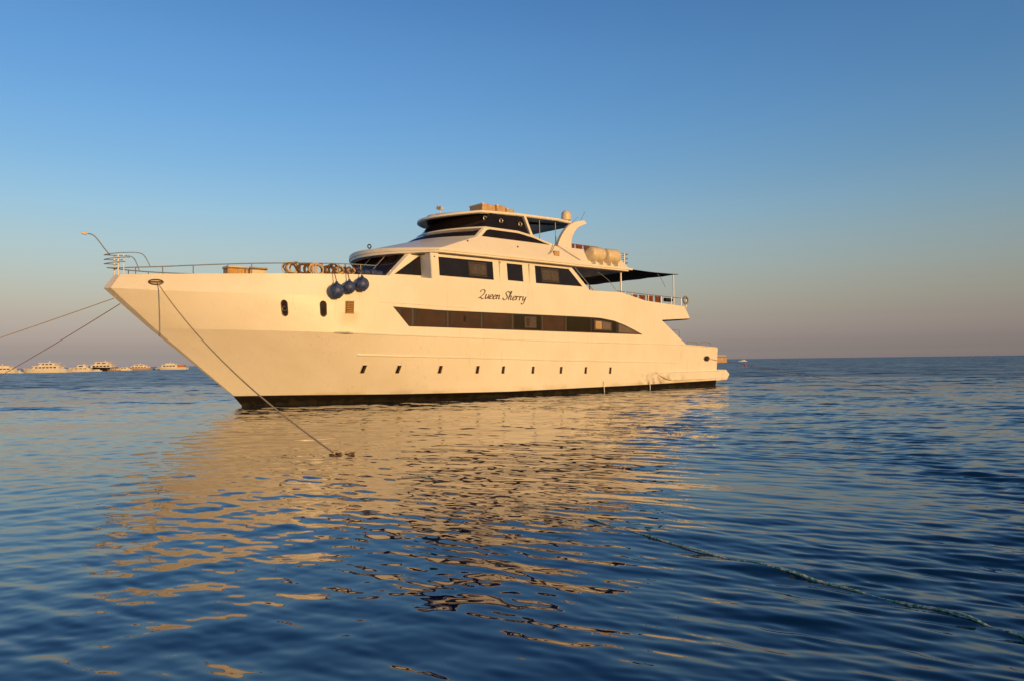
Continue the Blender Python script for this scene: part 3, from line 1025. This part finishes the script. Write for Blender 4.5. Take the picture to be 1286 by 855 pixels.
# portholes
def oval(name, s, z, w, h, mat, T=T_hull, off=0.014, n=28, sk=0.0, deep=0.04):
    pts = []
    for i in range(n):
        a = 2 * math.pi * i / n
        c_, s_ = math.cos(a), math.sin(a)
        rr = w / 2
        pts.append((s + rr * c_ + sk * ((h / 2 - rr) * (1 if s_ >= 0 else -1) + rr * s_), z + (h / 2 - rr) * (1 if s_ >= 0 else -1) + rr * s_))
    tc_ = T(s, z)
    pts = [(a - .85 * (T(a, b) - tc_), b) for a, b in pts]
    return poly_panel(name, pts, T, mat, yacht, off, deep), pts
for i, s in enumerate((0.68, 2.2)):
    o, pts = oval('porthole', s, 4.06, .30, .64, M['glass'], off=.018)
    frame_ring('frame', pts, T_hull, .022, M['frame'], o, off=.012)
    if i == 0:
        MB().tube([p for p in torus(L(s, T_hull(s, 4.04) + .03, 4.04), .09, .012, 'y')], .012, 6, closed=True).build('knob_ring', M['steel'], o)
for s in (4.37, 5.94, 8.02, 10.09, 11.64, 13.60, 15.60, 17.48, 19.47):
    z = interp(s, [4.4, 19.5], [1.52, 1.20])
    q = [(s - .12, z - .18), (s + .07, z - .18), (s + .10, z + .18), (s - .09, z + .18)]
    o = poly_panel('porthole', q, T_hull, M['glass'], yacht, off=.012)
    frame_ring('frame', q, T_hull, .016, M['cream'], o, off=.012)
    poly_panel('pane', [(s - .01, z - .13), (s + .05, z - .13), (s + .07, z + .13), (s + .01, z + .13)], T_hull, M['mullion'], o, off=.018, deep=-.005)
vt = poly_panel('vent', [(3.14, 3.90), (3.46, 3.90), (3.46, 4.40), (3.14, 4.40)], T_hull, M['galley'], yacht, off=.015)
frame_ring('frame', [(3.12, 3.88), (3.48, 3.88), (3.48, 4.42), (3.12, 4.42)], T_hull, .018, M['yellow'], vt, off=.012)
for i in range(6):
    z = 3.93 + i * .075
    MB().box(L(3.44, T_hull(3.3, z) + .0, z), L(3.16, T_hull(3.3, z) + .045, z + .02)).build('louvre', M['yellow'], vt)
o, pts = oval('hawse_hole', -3.76, 5.02, .16, .16, M['frame'], off=.012)
bpy.data.objects.remove(o)
hp = [(-3.76 + .23 * math.cos(2 * math.pi * i / 24), 5.03 + .10 * math.sin(2 * math.pi * i / 24)) for i in range(24)]
o = poly_panel('hawse_hole', hp, T_hull, M['cream'], yacht, off=.012)
frame_ring('rim', hp, T_hull, .03, M['mullion'], o, off=.012)
frame_ring('roller', [(a, 5.03 + (b - 5.03) * .12) for a, b in hp], T_hull, .02, M['mullion'], o, off=.02)
hp = [(28.75 + .30 * math.cos(2 * math.pi * i / 24), 1.80 + .15 * math.sin(2 * math.pi * i / 24)) for i in range(24)]
o = poly_panel('hawse_hole', hp, T_hull, M['boot'], yacht, off=.012)
frame_ring('rim', hp, T_hull, .03, M['mullion'], o, off=.012)
for s, z0 in ((18.9, .62), (22.9, .52)):
    t = T_hull(s, .6)
    MB().tube([L(s, t, z0), L(s, t + .05, z0 - .05), L(s, t + .09, .25), L(s, t + .1, -.05)], .022, 6).build('bilge_discharge', M['water_jet'], yacht)

# ------------------------------------------------------------------ name on the side (hand drawn brush script)
GL = {
 'Q': (.74, [[(.05, .70), (.08, .90), (.28, 1.0), (.50, .93), (.56, .72), (.42, .42), (.2, .16), (.0, .0), (.10, .10), (.28, .07), (.48, -.06), (.68, .03)]]),
 'u': (.52, [[(-.02, .40), (.08, .5), (.06, .25), (.09, .03), (.2, .02), (.38, .26)], [(.42, .5), (.39, .2), (.43, .02), (.56, .12)]]),
 'e': (.42, [[(.05, .22), (.25, .28), (.33, .42), (.22, .5), (.08, .38), (.05, .15), (.15, .0), (.3, .04), (.46, .18)]]),
 'n': (.54, [[(-.02, .40), (.07, .5), (.06, .25), (.06, .0)], [(.06, .26), (.2, .47), (.33, .46), (.33, .22), (.35, .02), (.5, .12)]]),
 'S': (.66, [[(.62, .80), (.52, 1.0), (.32, .95), (.22, .76), (.35, .56), (.5, .36), (.45, .1), (.25, -.02), (.05, .05), (.02, .22)]]),
 'h': (.54, [[(.0, .2), (.16, .62), (.22, .95), (.14, 1.0), (.09, .6), (.06, .0)], [(.06, .26), (.2, .47), (.33, .44), (.31, .2), (.34, .02), (.5, .12)]]),
 'r': (.42, [[(-.02, .38), (.09, .5), (.08, .25), (.07, 0)], [(.08, .28), (.2, .46), (.36, .44)]]),
 'y': (.52, [[(-.02, .40), (.07, .5), (.06, .25), (.12, .05), (.25, .1), (.38, .36)], [(.43, .5), (.38, .1), (.28, -.3), (.12, -.42), (.0, -.26)]]),
 ' ': (.30, []),
}
def lettering(text, s0, z0, sx, sz, T):
    mb = MB()
    x = 0.0
    for ch in text:
        adv, strokes = GL[ch]
        for st in strokes:
            P = smooth_path([(x + a + .34 * b, b, 0) for a, b in st], 6)
            left, right = [], []
            for i, p in enumerate(P):
                d = (P[min(i + 1, len(P) - 1)] - P[max(i - 1, 0)]).normalized()
                ang = math.atan2(d.y, d.x)
                w = .024 + .046 * abs(math.sin(ang - R(28)))
                nx, ny = -d.y * w, d.x * w
                left.append((p.x + nx, p.y + ny))
                right.append((p.x - nx, p.y - ny))
            vs, fs = [], []
            for (a, b), (c, d2) in zip(left, right):
                for (u, v) in ((a, b), (c, d2)):
                    s, z = s0 + u * sx, z0 + v * sz
                    vs += [L(s, T(s, z) + .010, z), L(s, T(s, z) - .01, z)]
            for i in range(len(P) - 1):
                a, b = 4 * i, 4 * i + 4
                fs += [(a, b, b + 2, a + 2), (a + 1, a + 3, b + 3, b + 1), (a, a + 1, b + 1, b), (a + 2, b + 2, b + 3, a + 3)]
            mb.add(vs, fs)
        x += adv
    return mb.build('name_lettering', M['letter'], yacht)
lettering('Queen Sherry', 10.02, 4.82, .515, .43, T_hull)

# ------------------------------------------------------------------ rails
def railing(name, pts, r, mat, posts, floor_z, pr=None, pmat=None):
    o = MB().tube([L(*p) for p in pts], r, 8).build(name, mat, yacht)
    for p in posts:
        MB().tube([L(*p), L(p[0], p[1], floor_z(p[0]) if callable(floor_z) else floor_z)], pr or r * .9, 6).build('post', pmat or M['steel'], o)
    return o
def bow_pt(s, dz, dt=-.06):
    return (s, max(.0, half_breadth(5, s) + dt), LEV[5][0](s) + dz)
for sg in (1, -1):
    pts = [(-5.25, 0, 5.60)] + [(s, bow_pt(s, 0)[1], z) for s, z in ((-4.9, 5.60), (-4.36, 5.62), (-3.5, 5.66), (-2.5, 5.73), (-.9, 5.84), (.8, 5.93), (2.6, 6.0), (3.6, 6.02), (4.6, 6.02))]
    pts = smooth_path([(a, sg * b, c) for a, b, c in pts], 4)
    posts = []
    for s in (-4.4, -3.55, -2.5, -1.4, -.3, .8, 1.9, 3.0, 4.0):
        q = min(pts, key=lambda p: abs(p[0] - s))
        posts.append((q[0], q[1], q[2]))
    railing('bow_rail', pts, .022, M['steel_grey'], posts, lambda s: LEV[5][0](s) - .05)
    for dz0, s_end in ((6.15, -4.30), (5.97, -4.55), (5.80, -4.75)):
        top = [(-5.35, 0.02, dz0 - .06), (-5.15, .26, dz0 - .02), (-4.75, .52, dz0 + .02), (s_end, bow_pt(s_end, 0)[1], dz0 + .04),
               (s_end + .22, bow_pt(s_end + .22, 0)[1], dz0 - .08), (s_end + .42, bow_pt(s_end + .42, 0)[1], 5.62)]
        if dz0 < 6.1:
            top = top[:4]
        MB().tube([L(a, sg * b, c) for a, b, c in smooth_path(top, 5)], .017, 8).build('pulpit_rail', M['steel_grey'], yacht)
    MB().tube([L(-4.92, sg * .30, 5.28), L(-4.92, sg * .30, 6.12)], .03, 8).build('pulpit_post', M['white'], yacht)
    MB().tube([L(-4.75, sg * .42, 5.28), L(-4.75, sg * .42, 6.12)], .02, 8).build('pulpit_post', M['white'], yacht)
dv = MB()
dv.tube([L(*p) for p in smooth_path([(-5.15, .02, 6.10), (-5.35, .02, 6.35), (-5.62, .02, 6.72), (-5.78, .02, 6.84), (-5.92, .02, 6.86)], 4)], .022, 8)
dv = dv.build('bow_staff', M['steel_grey'], yacht)
MB().lathe([(.02, -.11), (.05, -.07), (.06, 0), (.05, .07), (.02, .11)], 12, 'x', L(-6.02, .02, 6.86)).build('anchor_light', M['cream'], dv)
# upper aft deck: rail and awning
for sg in (1, -1):
    pts = [(20.2, sg * 3.66, 5.72), (22, sg * 3.68, 5.66), (24.6, sg * 3.68, 5.60), (26.9, sg * 3.62, 5.56)]
    railing('deck_rail', pts, .018, M['steel'], [(s, sg * 3.67, interp(s, [20, 27], [5.72, 5.56])) for s in (20.9, 21.5, 23.0, 24.2, 25.2, 26.2, 26.7)], lambda s: 5.0)
    for s, z0, z1 in ((20.65, 5.2, 6.86), (25.55, 4.46, 7.02)):
        MB().tube([L(s, sg * 3.58, z0), L(s, sg * 3.58, z1)], .04 if s > 22 else .05, 8).build('awning_pole', M['white'], yacht)
    MB().tube([L(*p) for p in smooth_path([(24.1, sg * 3.5, 6.95), (24.4, sg * 3.5, 6.75), (24.7, sg * 3.5, 6.4), (24.85, sg * 3.5, 6.2)], 4)], .014, 6).build('awning_stay', M['steel_grey'], yacht)
    MB().tube([L(*p) for p in smooth_path([(19.0, sg * 3.2, 6.8), (19.8, sg * 3.3, 6.4), (20.4, sg * 3.4, 5.8)], 4)], .014, 6).build('awning_stay', M['steel_grey'], yacht)
    MB().tube([L(16.75, sg * 3.72, 6.8), L(18.2, sg * 3.72, 5.62)], .022, 6).build('stair_rail', M['steel_grey'], yacht)
    # stern hoops
    for a, b in ((26.9, 28.1), (28.4, 29.5)):
        t = sg * 3.5
        MB().tube([L(*p) for p in smooth_path([(a, t, 2.45), (a + .05, t, 2.75), (a + .2, t, 2.86), (b - .2, t, 2.82), (b - .05, t, 2.72), (b, t, 2.45)], 4)], .022, 6).build('stern_hoop', M['steel_grey'], yacht)
    MB().tube([L(25.2, sg * 3.45, 3.60), L(26.2, sg * 3.45, 3.58), L(26.35, sg * 3.45, 2.55)], .022, 6).build('stair_rail', M['steel_grey'], yacht)
    # sundeck aft rails
    for z in (7.95, 7.70, 7.45):
        MB().tube([L(19.6 if z > 7.9 else 20.9, sg * 3.45, z + .05), L(21.45, sg * 3.45, z), L(21.6, sg * 3.2, z), L(21.6, 0, z)], .016, 6).build('sundeck_rail', M['steel'], yacht)
    MB().tube([L(21.15, sg * 3.45, 7.08), L(21.15, sg * 3.45, 8.0)], .02, 6).build('sundeck_rail', M['steel'], yacht)
aw = MB()
ns, nt_ = 10, 12
vs, fs = [], []
for i in range(ns + 1):
    for j in range(nt_ + 1):
        s = 21.2 + (25.92 - 21.2) * i / ns
        t = -3.72 + 7.44 * j / nt_
        z = 7.05 - .10 * math.sin(math.pi * i / ns) * (.4 + .6 * math.sin(math.pi * j / nt_)) + .03 * math.sin(j * 2.1) * math.sin(i)
        vs.append(L(s, t, z))
for i in range(ns):
    for j in range(nt_):
        a = i * (nt_ + 1) + j
        fs.append((a, a + 1, a + nt_ + 2, a + nt_ + 1))
aw.add(vs, fs).build('awning', M['awning'], yacht, angle=60, solid=0.02)
# gangway gear at the stern
gw = MB()
gw.box(L(30.5, 1.9, 1.50), L(32.5, 2.7, 1.86))
gw = gw.build('gangway', M['tan'], yacht, bevel=.04)
MB().tube([L(30.6, 2.7, 2.02), L(32.4, 2.7, 1.98)], .03, 6).build('handrail', M['cream'], gw)
for s in (30.5, 31.0, 31.45):
    MB().tube([L(s, 2.3, 1.07), L(s, 2.3, 1.55)], .05, 8).build('stand', M['tan'], gw)
MB().tube([L(30.1, 3.2, 1.1), L(30.12, 3.2, 2.1)], .03, 8).build('stern_post', M['tan'], yacht)

# ------------------------------------------------------------------ things aboard
def rope_tube(name, pts, r, mat, label, cat, world=False, n=8, group=None):
    P = pts if world else [world_of(*p) for p in pts]
    o0 = Vector(P[0])
    mb = MB().tube([Vector(p) - o0 for p in P], r, n)
    o = mb.build(name, mat)
    o.location = o0
    return tag(o, label, cat, group)

fend_lab = ('blue ball fender hanging furthest forward, lowest of the three at the bow rail',
            'smallest blue ball fender, hanging in the middle of the three',
            'blue ball fender hanging furthest aft, highest of the three')
for (s, z, r), lab in zip(((2.58, 4.80, .32), (3.15, 4.98, .27), (3.70, 5.13, .30)), fend_lab):
    t = max(T_hull(s, z), T_hull(s, z - .2)) + r + .02
    f = thing('fender', lab, 'fender', s, t, z, 'ball fenders hung over the bow rail')
    prof = [(r * math.cos(a), r * math.sin(a)) for a in [R(-90 + 180 * i / 16) for i in range(15)]]
    prof = [(max(.004, p), q) for p, q in prof] + [(r * .22, r * 1.03), (r * .17, r * 1.22), (.02, r * 1.26)]
    MB().lathe(prof, 22, 'z').build('ball', M['fender'], f, angle=60)
    MB().lathe([(r * .50, -r * .93), (r * .40, -r * 1.0), (.01, -r * 1.03)], 16, 'z').build('cap', M['black'], f)
    MB().tube([(0, 0, r * 1.2), (0, -.12, r * 1.2 + .25), (0, -t + half_breadth(5, s) - .02, 6.0 - z)], .02, 6).build('lanyard', M['rope_dark'], f)

raft_lab = ('white life raft canister nearer the bow, strapped outside the sundeck coaming', 'white life raft canister further aft, beside the sundeck rail')
for (s, ), lab in zip(((18.42,), (19.66,)), raft_lab):
    f = thing('life_raft', lab, 'life raft', s, 3.72, 7.66, 'life raft canisters on the sundeck edge')
    prof = [(.02, -.56), (.22, -.545), (.33, -.52), (.385, -.46), (.40, -.36), (.402, 0), (.40, .36), (.385, .46), (.33, .52), (.22, .545), (.02, .56)]
    MB().lathe(prof, 24, 'x').build('canister', M['cream'], f, angle=40)
    for x in (-.3, .3):
        MB().box((x - .04, -.42, -.575), (x + .04, .30, -.40)).build('cradle', M['white'], f)

def make_chair(s, t, z, lab, group, rz):
    f = thing('deck_chair', lab, 'chair', s, t, z, group, rz)
    MB().box((-.26, -.26, .42), (.26, .26, .47)).build('seat', M['redwood'], f, bevel=.01)
    bk = MB()
    for i in range(4):
        x = -.24 + i * .13
        bk.box((x, .20, .50), (x + .09, .24, 1.08))
    bk.box((-.26, .195, 1.06), (.26, .245, 1.14))
    bk.box((-.26, .195, .56), (.26, .238, .62))
    bk.build('backrest', M['redwood'], f)
    for x in (-.25, .21):
        for y in (-.25, .21):
            MB().box((x, y, 0), (x + .04, y + .04, .42)).build('leg', M['redwood'], f)
    return f
CH1 = 'wooden chairs along the upper aft deck rail'
for i, lab in enumerate(('foremost red-brown slatted chair behind the upper aft deck rail', 'second red-brown slatted chair from the bow behind the upper aft rail',
                         'third red-brown slatted chair from the bow behind the upper aft rail', 'aftmost red-brown slatted chair behind the upper aft rail')):
    make_chair(21.85 + .73 * i, 3.32, 4.46, lab, CH1, 0)
CH2 = 'wooden chairs behind the arch on the sundeck'
for i, lab in enumerate(('foremost red-brown chair on the sundeck, right behind the white arch', 'second red-brown sundeck chair behind the white arch',
                         'third red-brown sundeck chair behind the white arch', 'aftmost red-brown sundeck chair, just ahead of the life rafts')):
    make_chair(17.15 + .62 * i, 2.85, 7.10, lab, CH2, 0)
# life ring and small gear on the aft rail
f = thing('life_ring', 'grey life ring lying over the aft corner of the upper deck rail', 'life ring', 26.55, 3.74, 5.45)
MB().tube(torus((0, 0, 0), .22, .06, 'y', 20), .06, 10, closed=True).build('ring', M['steel_grey'], f)
f = thing('rolled_cover', 'dark rolled cover on the upper aft rail beside the chairs', 'cover', 25.05, 3.55, 5.42)
MB().lathe([(.02, -.36), (.10, -.34), (.12, -.1), (.11, .15), (.12, .34), (.02, .36)], 12, 'x').build('roll', M['black'], f)
f = thing('deck_speaker', 'small black box at the front end of the upper aft rail', 'box', 20.95, 3.55, 5.46)
MB().box((-.14, -.12, -.12), (.14, .12, .14)).build('case', M['black'], f, bevel=.02)

# foredeck gear
f = thing('deck_crate', 'yellow slatted crate on the foredeck behind the bow rail', 'crate', -.62, 1.0, 4.80)
MB().box((-.42, -.3, 0), (.42, .3, .95)).build('body', M['yellow'], f, bevel=.02)
MB().box((-.45, -.33, .955), (.45, .33, 1.06)).build('lid', M['cream'], f, bevel=.02)
for i in range(5):
    MB().box((-.38 + i * .17, .305, .05), (-.30 + i * .17, .325, .92)).build('slat', M['tan'], f)
f = thing('deck_locker', 'cream locker standing right aft of the yellow crate', 'locker', .26, 1.0, 4.80)
MB().box((-.36, -.26, 0), (.36, .26, .98)).build('body', M['cream'], f, bevel=.04)
MB().box((-.38, -.28, .985), (.38, .28, 1.08)).build('lid', M['tan'], f, bevel=.02)
coil_group = 'rope coils hung along the bow rail'
coils = ((1.08, 'rope_white', 'pale rope coil hung on the bow rail, foremost of the row'), (1.60, 'rope_dark', 'brown rope coil second from the front of the bow rail row'),
         (2.10, 'rope', 'tan rope coil third from the front of the bow rail row'), (2.62, 'rope_dark', 'dark brown rope coil aftmost in the bow rail row'))
for s, mt, lab in coils:
    t = half_breadth(5, s) - .20
    f = thing('rope_coil', lab, 'rope coil', s, t, 5.72, coil_group)
    mb = MB()
    for q in range(9):
        a0 = random.random()
        pts = []
        rr = .22 + random.uniform(-.08, .06)
        yy = random.uniform(-.08, .08)
        for i in range(20):
            a = 2 * math.pi * i / 20
            lx, lz = rr * math.cos(a) * (.8 + .5 * a0) + random.uniform(-.015, .015) + (a0 - .5) * .26, rr * math.sin(a)
            pts.append((lx, yy + .05 * math.sin(a + a0 * 6) + .15 * (a0 - .5) * lz, lz + .25 * (a0 - .5) * lx))
        mb.tube(pts, .026, 6, closed=True, mi=q % 3 // 2)
    mb.build('loops', [M[mt], M['rope_dark']], f)
f = thing('rope_pile', 'heap of brown and tan rope on the rail between the coils and the fenders', 'rope', 3.35, half_breadth(5, 3.3) - .25, 5.55)
mb = MB()
for q in range(9):
    x0 = random.uniform(-.45, .45)
    pts = [(x0 + random.uniform(.12, .22) * math.cos(2 * math.pi * i / 14), random.uniform(-.1, .1), .2 + random.uniform(.1, .2) * math.sin(2 * math.pi * i / 14)) for i in range(14)]
    mb.tube(pts, .03, 6, closed=True, mi=q % 2)
mb.build('loops', [M['rope_dark'], M['rope']], f)
f = thing('tarp_bundle', 'dark blue tarp bundle on the rail above the fenders', 'tarp', 4.35, half_breadth(5, 4.3) - .25, 5.58)
mb = MB()
for x, r in ((-.5, .14), (-.2, .18), (.12, .14), (.4, .12)):
    mb.lathe([(.02, -.2), (r * .8, -.14), (r, 0), (r * .85, .13), (.02, .19)], 12, 'x', (x, random.uniform(-.05, .05), .14))
mb.build('folds', M['bluetarp'], f)

# ------------------------------------------------------------------ mooring lines
def sag_line(a, b, sag, n=40):
    a, b = Vector(a), Vector(b)
    return [a.lerp(b, i / n) - Vector((0, 0, sag * 4 * (i / n) * (1 - i / n))) for i in range(n + 1)]
def pix(u, v):
    """sea point seen at a spot of the photograph, used once to read off where a line enters the water"""
    cx, cy, f = 643.0, 427.5, 930.0
    x, y = u - cx, cy - v
    c, s_ = math.cos(ROLL), math.sin(ROLL)
    xr, yr = c * x + s_ * y, -s_ * x + c * y
    cp, sp = math.cos(PITCH), math.sin(PITCH)
    d = Vector((xr, cp * f - sp * yr, sp * f + cp * yr))
    k = -CAM_Z / d.z
    return Vector((d.x * k, d.y * k, 0))
rope_tube('mooring_line', sag_line(world_of(-5.0, .05, 4.42), pix(-230, 497), .12), .017, M['rope'],
          'upper grey mooring line running from the stem out of the picture to the left', 'mooring line', True, group='lines from the bow to the left')
rope_tube('mooring_line', sag_line(world_of(-4.78, .05, 4.22), pix(-50, 499), .10), .016, M['rope_red'],
          'lower reddish mooring line from the stem, falling steeply to the sea at left', 'mooring line', True, group='lines from the bow to the left')
hz_ = Vector(world_of(-3.72, T_hull(-3.72, 5.0) + .03, 5.01))
P0 = pix(420, 570)
main = sag_line(hz_, P0 + Vector((0, 0, .02)), .45, 40)
# from the knot the same rope floats on the swell towards the camera's boat
fl = [(445, 574), (540, 600), (650, 629), (760, 659), (860, 686), (960, 711), (1060, 736), (1170, 765), (1286, 799), (1400, 836)]
path = smooth_path([P0] + [pix(u, v) for u, v in fl], 24)
zs = WAVES.height([p.x for p in path], [p.y for p in path])
fl_pts = []
for i, p in enumerate(path):
    lift = .014 + .008 * math.sin(i * .17) + .005 * math.sin(i * .41 + 1)
    if p.y > 8.2: lift -= .02
    fl_pts.append(Vector((p.x, p.y, float(zs[i]) + lift - .009)))
ml = rope_tube('mooring_line', main, .019, M['rope'], 'tan mooring line from hawse hole slanting to the water, then floating as green braid', 'mooring line', True)
g = MB()
o0 = Vector(main[0])
strands = []
for q in range(3):
    pts = []
    for i, p in enumerate(fl_pts):
        d = (fl_pts[min(i + 1, len(fl_pts) - 1)] - fl_pts[max(i - 1, 0)]).normalized()
        pts.append((p, d))
    # resample finely for the lay of the strands
    fine = []
    for i in range(len(pts) - 1):
        a, b = pts[i][0], pts[i + 1][0]
        k = max(1, int((b - a).length / .02))
        for j in range(k):
            fine.append((a.lerp(b, j / k), pts[i][1]))
    dist, out = 0.0, []
    for i, (p, d) in enumerate(fine):
        if i: dist += (p - fine[i - 1][0]).length
        side = d.cross(Vector((0, 0, 1))).normalized()
        up = side.cross(d)
        a = dist * 42.0 + q * 2.094
        out.append(p + (side * math.cos(a) + up * math.sin(a)) * .006 - o0)
    g.tube(out, .0058, 5)
g.build('floating_braid', M['rope_green'], ml)
kb = MB()
for q in range(6):
    c = P0 + Vector((random.uniform(-.10, .40), random.uniform(-.12, .12), random.uniform(-.035, .0))) - o0
    ra, rb_, ph = random.uniform(.05, .14), random.uniform(.03, .10), random.random() * 6
    kb.tube(smooth_path([c + Vector((ra * math.cos(ph + 5.2 * i / 9), rb_ * math.sin(ph + 5.2 * i / 9), random.uniform(-.03, .035))) for i in range(10)], 4), .014, 6)
kb.build('knot', M['rope_dark'], ml)
# stern line
st = [Vector(world_of(28.8, T_hull(28.8, 1.8) + .03, 1.80)), Vector(world_of(30.0, 3.72, 1.66)), Vector(world_of(31.0, 3.6, 1.62))]
st += sag_line(world_of(31.2, 3.6, 1.60), pix(1155, 491), .10, 24)
rope_tube('stern_line', st, .012, M['rope_red'], 'thin reddish stern line stretching from the stern hawse hole across the water to the right', 'mooring line', True)

# ------------------------------------------------------------------ far boats and buoy
def far_boat(px, py, px_len, style, label, rz=0.0, group='boats moored on the horizon'):
    w = pix(px, py)
    depth = w.y
    Lb = px_len * depth / 930.0
    o = bpy.data.objects.new('moored_boat', None)
    COL.objects.link(o)
    o.location = (w.x, w.y, 0)
    o.rotation_euler = (0, 0, rz)
    o.scale = (1, 1, style.get('tall', .80))
    tag(o, label, 'boat', group)
    k = Lb
    hm = {'dark': 'boat_dark', 'tan': 'boat_tan'}.get(style['hull'], 'boat_white')
    b_ = .125 * k
    H = style.get('free', .10) * k
    mb = MB()
    secs = []
    for i in range(13):
        x = -.5 + i / 12
        u = min(1, (x + .5) / .45)
        hbh = b_ * (1 - (1 - u) ** 2.2) + .002 * k
        sh = H * (1 + .45 * (1 - min(1, (x + .5) / .6)) ** 1.5)
        rake = -.06 * k * (1 - u)
        secs.append([(x * k, 0, -.1), (x * k + rake * 0, hbh * .75, 0), (x * k + rake, hbh, sh), (x * k + rake, 0, sh * .97)])
    vs = [p for s_ in secs for p in s_]
    fs = []
    for i in range(12):
        for j in range(3):
            a, b = 4 * i + j, 4 * (i + 1) + j
            fs.append((a, b, b + 1, a + 1))
    fs.append((48, 49, 50, 51))
    fs.append((0, 3, 2, 1))
    mb.add(vs, fs)
    n0 = len(mb.v)
    mb.add([(x, -y, z) for x, y, z in vs], [f[::-1] for f in fs])
    mb.build('hull', M[hm], o, angle=30)
    z = H * .97
    for (x0, x1, h, wd, win) in style['decks']:
        hh = h * k
        c = MB()
        poly = [(x0 * k, z), ((x0 + .07) * k, z + hh), (x1 * k, z + hh), ((x1 + .02) * k, z)]
        c.prism(poly, -wd * k, wd * k)
        cb = c.build('cabin', M[style.get('top', 'boat_white')], o, bevel=0.0)
        if win:
            nwin = win
            wl_ = (x1 - x0 - .12) / nwin
            for q in range(nwin):
                xa = x0 + .09 + q * wl_
                MB().box((xa * k, -wd * k - .02, z + hh * .35), ((xa + wl_ * .72) * k, -wd * k + .05, z + hh * .78)).build('window', M['glass'], cb)
        MB().box(((x0 + .02) * k, -(wd + .012) * k, z + hh + .004), ((x1 + style.get('over', .05)) * k, (wd + .012) * k, z + hh + .018 * k)).build('roof', M[style.get('top', 'boat_white')], o)
        z += hh + .018 * k + .008
    mx_ = style.get('mast', .05) * k
    MB().tube([(mx_, 0, z - .1), (mx_ + .02 * k, 0, z + .06 * k)], .012 * k, 6).build('mast', M[style.get('top', 'boat_white')], o)
    if style.get('canopy'):
        MB().box((.22 * k, -.09 * k, H), (.42 * k, .09 * k, H + .10 * k)).build('canopy', M['boat_orange'], o, bevel=.05)
    return o
M['boat_white'] = plain('boat_white_paint', (0.74, 0.71, 0.66), 0.5, .1, .6)
M['boat_dark'] = plain('boat_dark_paint', (0.018, 0.010, 0.012), 0.4, .2, .6)
M['boat_tan'] = plain('boat_tan_paint', (0.42, 0.31, 0.22), 0.5, .15, .6)
M['boat_orange'] = plain('boat_orange_cover', (0.50, 0.20, 0.06), 0.6, .15, .6)
two = [(-.30, .32, .075, .10, 6), (-.16, .22, .065, .085, 3)]
far_boat(0, 468.3, 44, dict(hull='white', decks=[(-.25, .40, .08, .10, 5), (-.1, .3, .05, .08, 0)]), 'white cabin boat cut by the left edge of the picture')
far_boat(21, 468.0, 17, dict(hull='white', decks=[(-.15, .25, .13, .09, 2)], mast=.2), 'smallest white boat, just right of the boat at the left edge')
far_boat(59, 467.6, 55, dict(hull='white', decks=two, free=.105), 'largest white far yacht, with a row of dark windows, under the reddish line')
far_boat(98, 466.6, 36, dict(hull='white', decks=[(-.30, .42, .07, .10, 4), (-.02, .30, .10, .08, 1)], mast=.2), 'white far boat with tall wheelhouse, directly left of the dark hulled boat')
far_boat(130, 465.2, 40, dict(hull='dark', top='boat_white', decks=[(-.38, .30, .10, .10, 5), (-.26, .18, .08, .085, 2)], free=.13), 'dark hulled far yacht with cream upper decks')
far_boat(153, 464.9, 24, dict(hull='white', top='boat_white', decks=[(-.25, .35, .09, .10, 3)], mast=.25), 'low white boat directly right of the dark hulled yacht')
far_boat(174, 464.3, 32, dict(hull='tan', decks=[(-.30, .40, .075, .10, 5), (-.18, .28, .06, .085, 2)]), 'tan hulled far boat with two pale decks, left of the gap')
far_boat(217, 463.6, 36, dict(hull='white', decks=[(-.38, .18, .10, .10, 4), (-.25, .08, .03, .085, 0)], canopy=True, mast=-.1), 'white far boat with an orange cover aft, nearest to the bow of the yacht')
far_boat(120, 465.9, 15, dict(hull='white', decks=[(-.2, .3, .10, .10, 2)], mast=.1), 'small white launch low on the water in front of the dark hulled yacht', R(14))
far_boat(143, 465.2, 17, dict(hull='tan', decks=[(-.28, .34, .12, .10, 3)], mast=.0), 'small tan boat overlapping the stern of the dark hulled yacht', R(-10))
far_boat(196, 463.9, 9, dict(hull='dark', decks=[(-.1, .2, .10, .09, 0)], mast=.1), 'tiny dark dinghy ahead of the white boat with the orange cover')
far_boat(933, 453.6, 10, dict(hull='white', decks=[(-.2, .25, .13, .10, 1)]), 'tiny white boat alone on the horizon right of the stern', group=None)
bw = pix(936, 459.5)
o = bpy.data.objects.new('buoy', None)
COL.objects.link(o)
o.location = (bw.x, bw.y, 0)
tag(o, 'small red buoy floating right of the stern below the tiny boat', 'buoy')
MB().lathe([(.02, -.2), (.28, -.15), (.36, .05), (.28, .28), (.08, .35), (.06, .7), (.02, .72)], 16, 'z').build('float', M['red'], o)
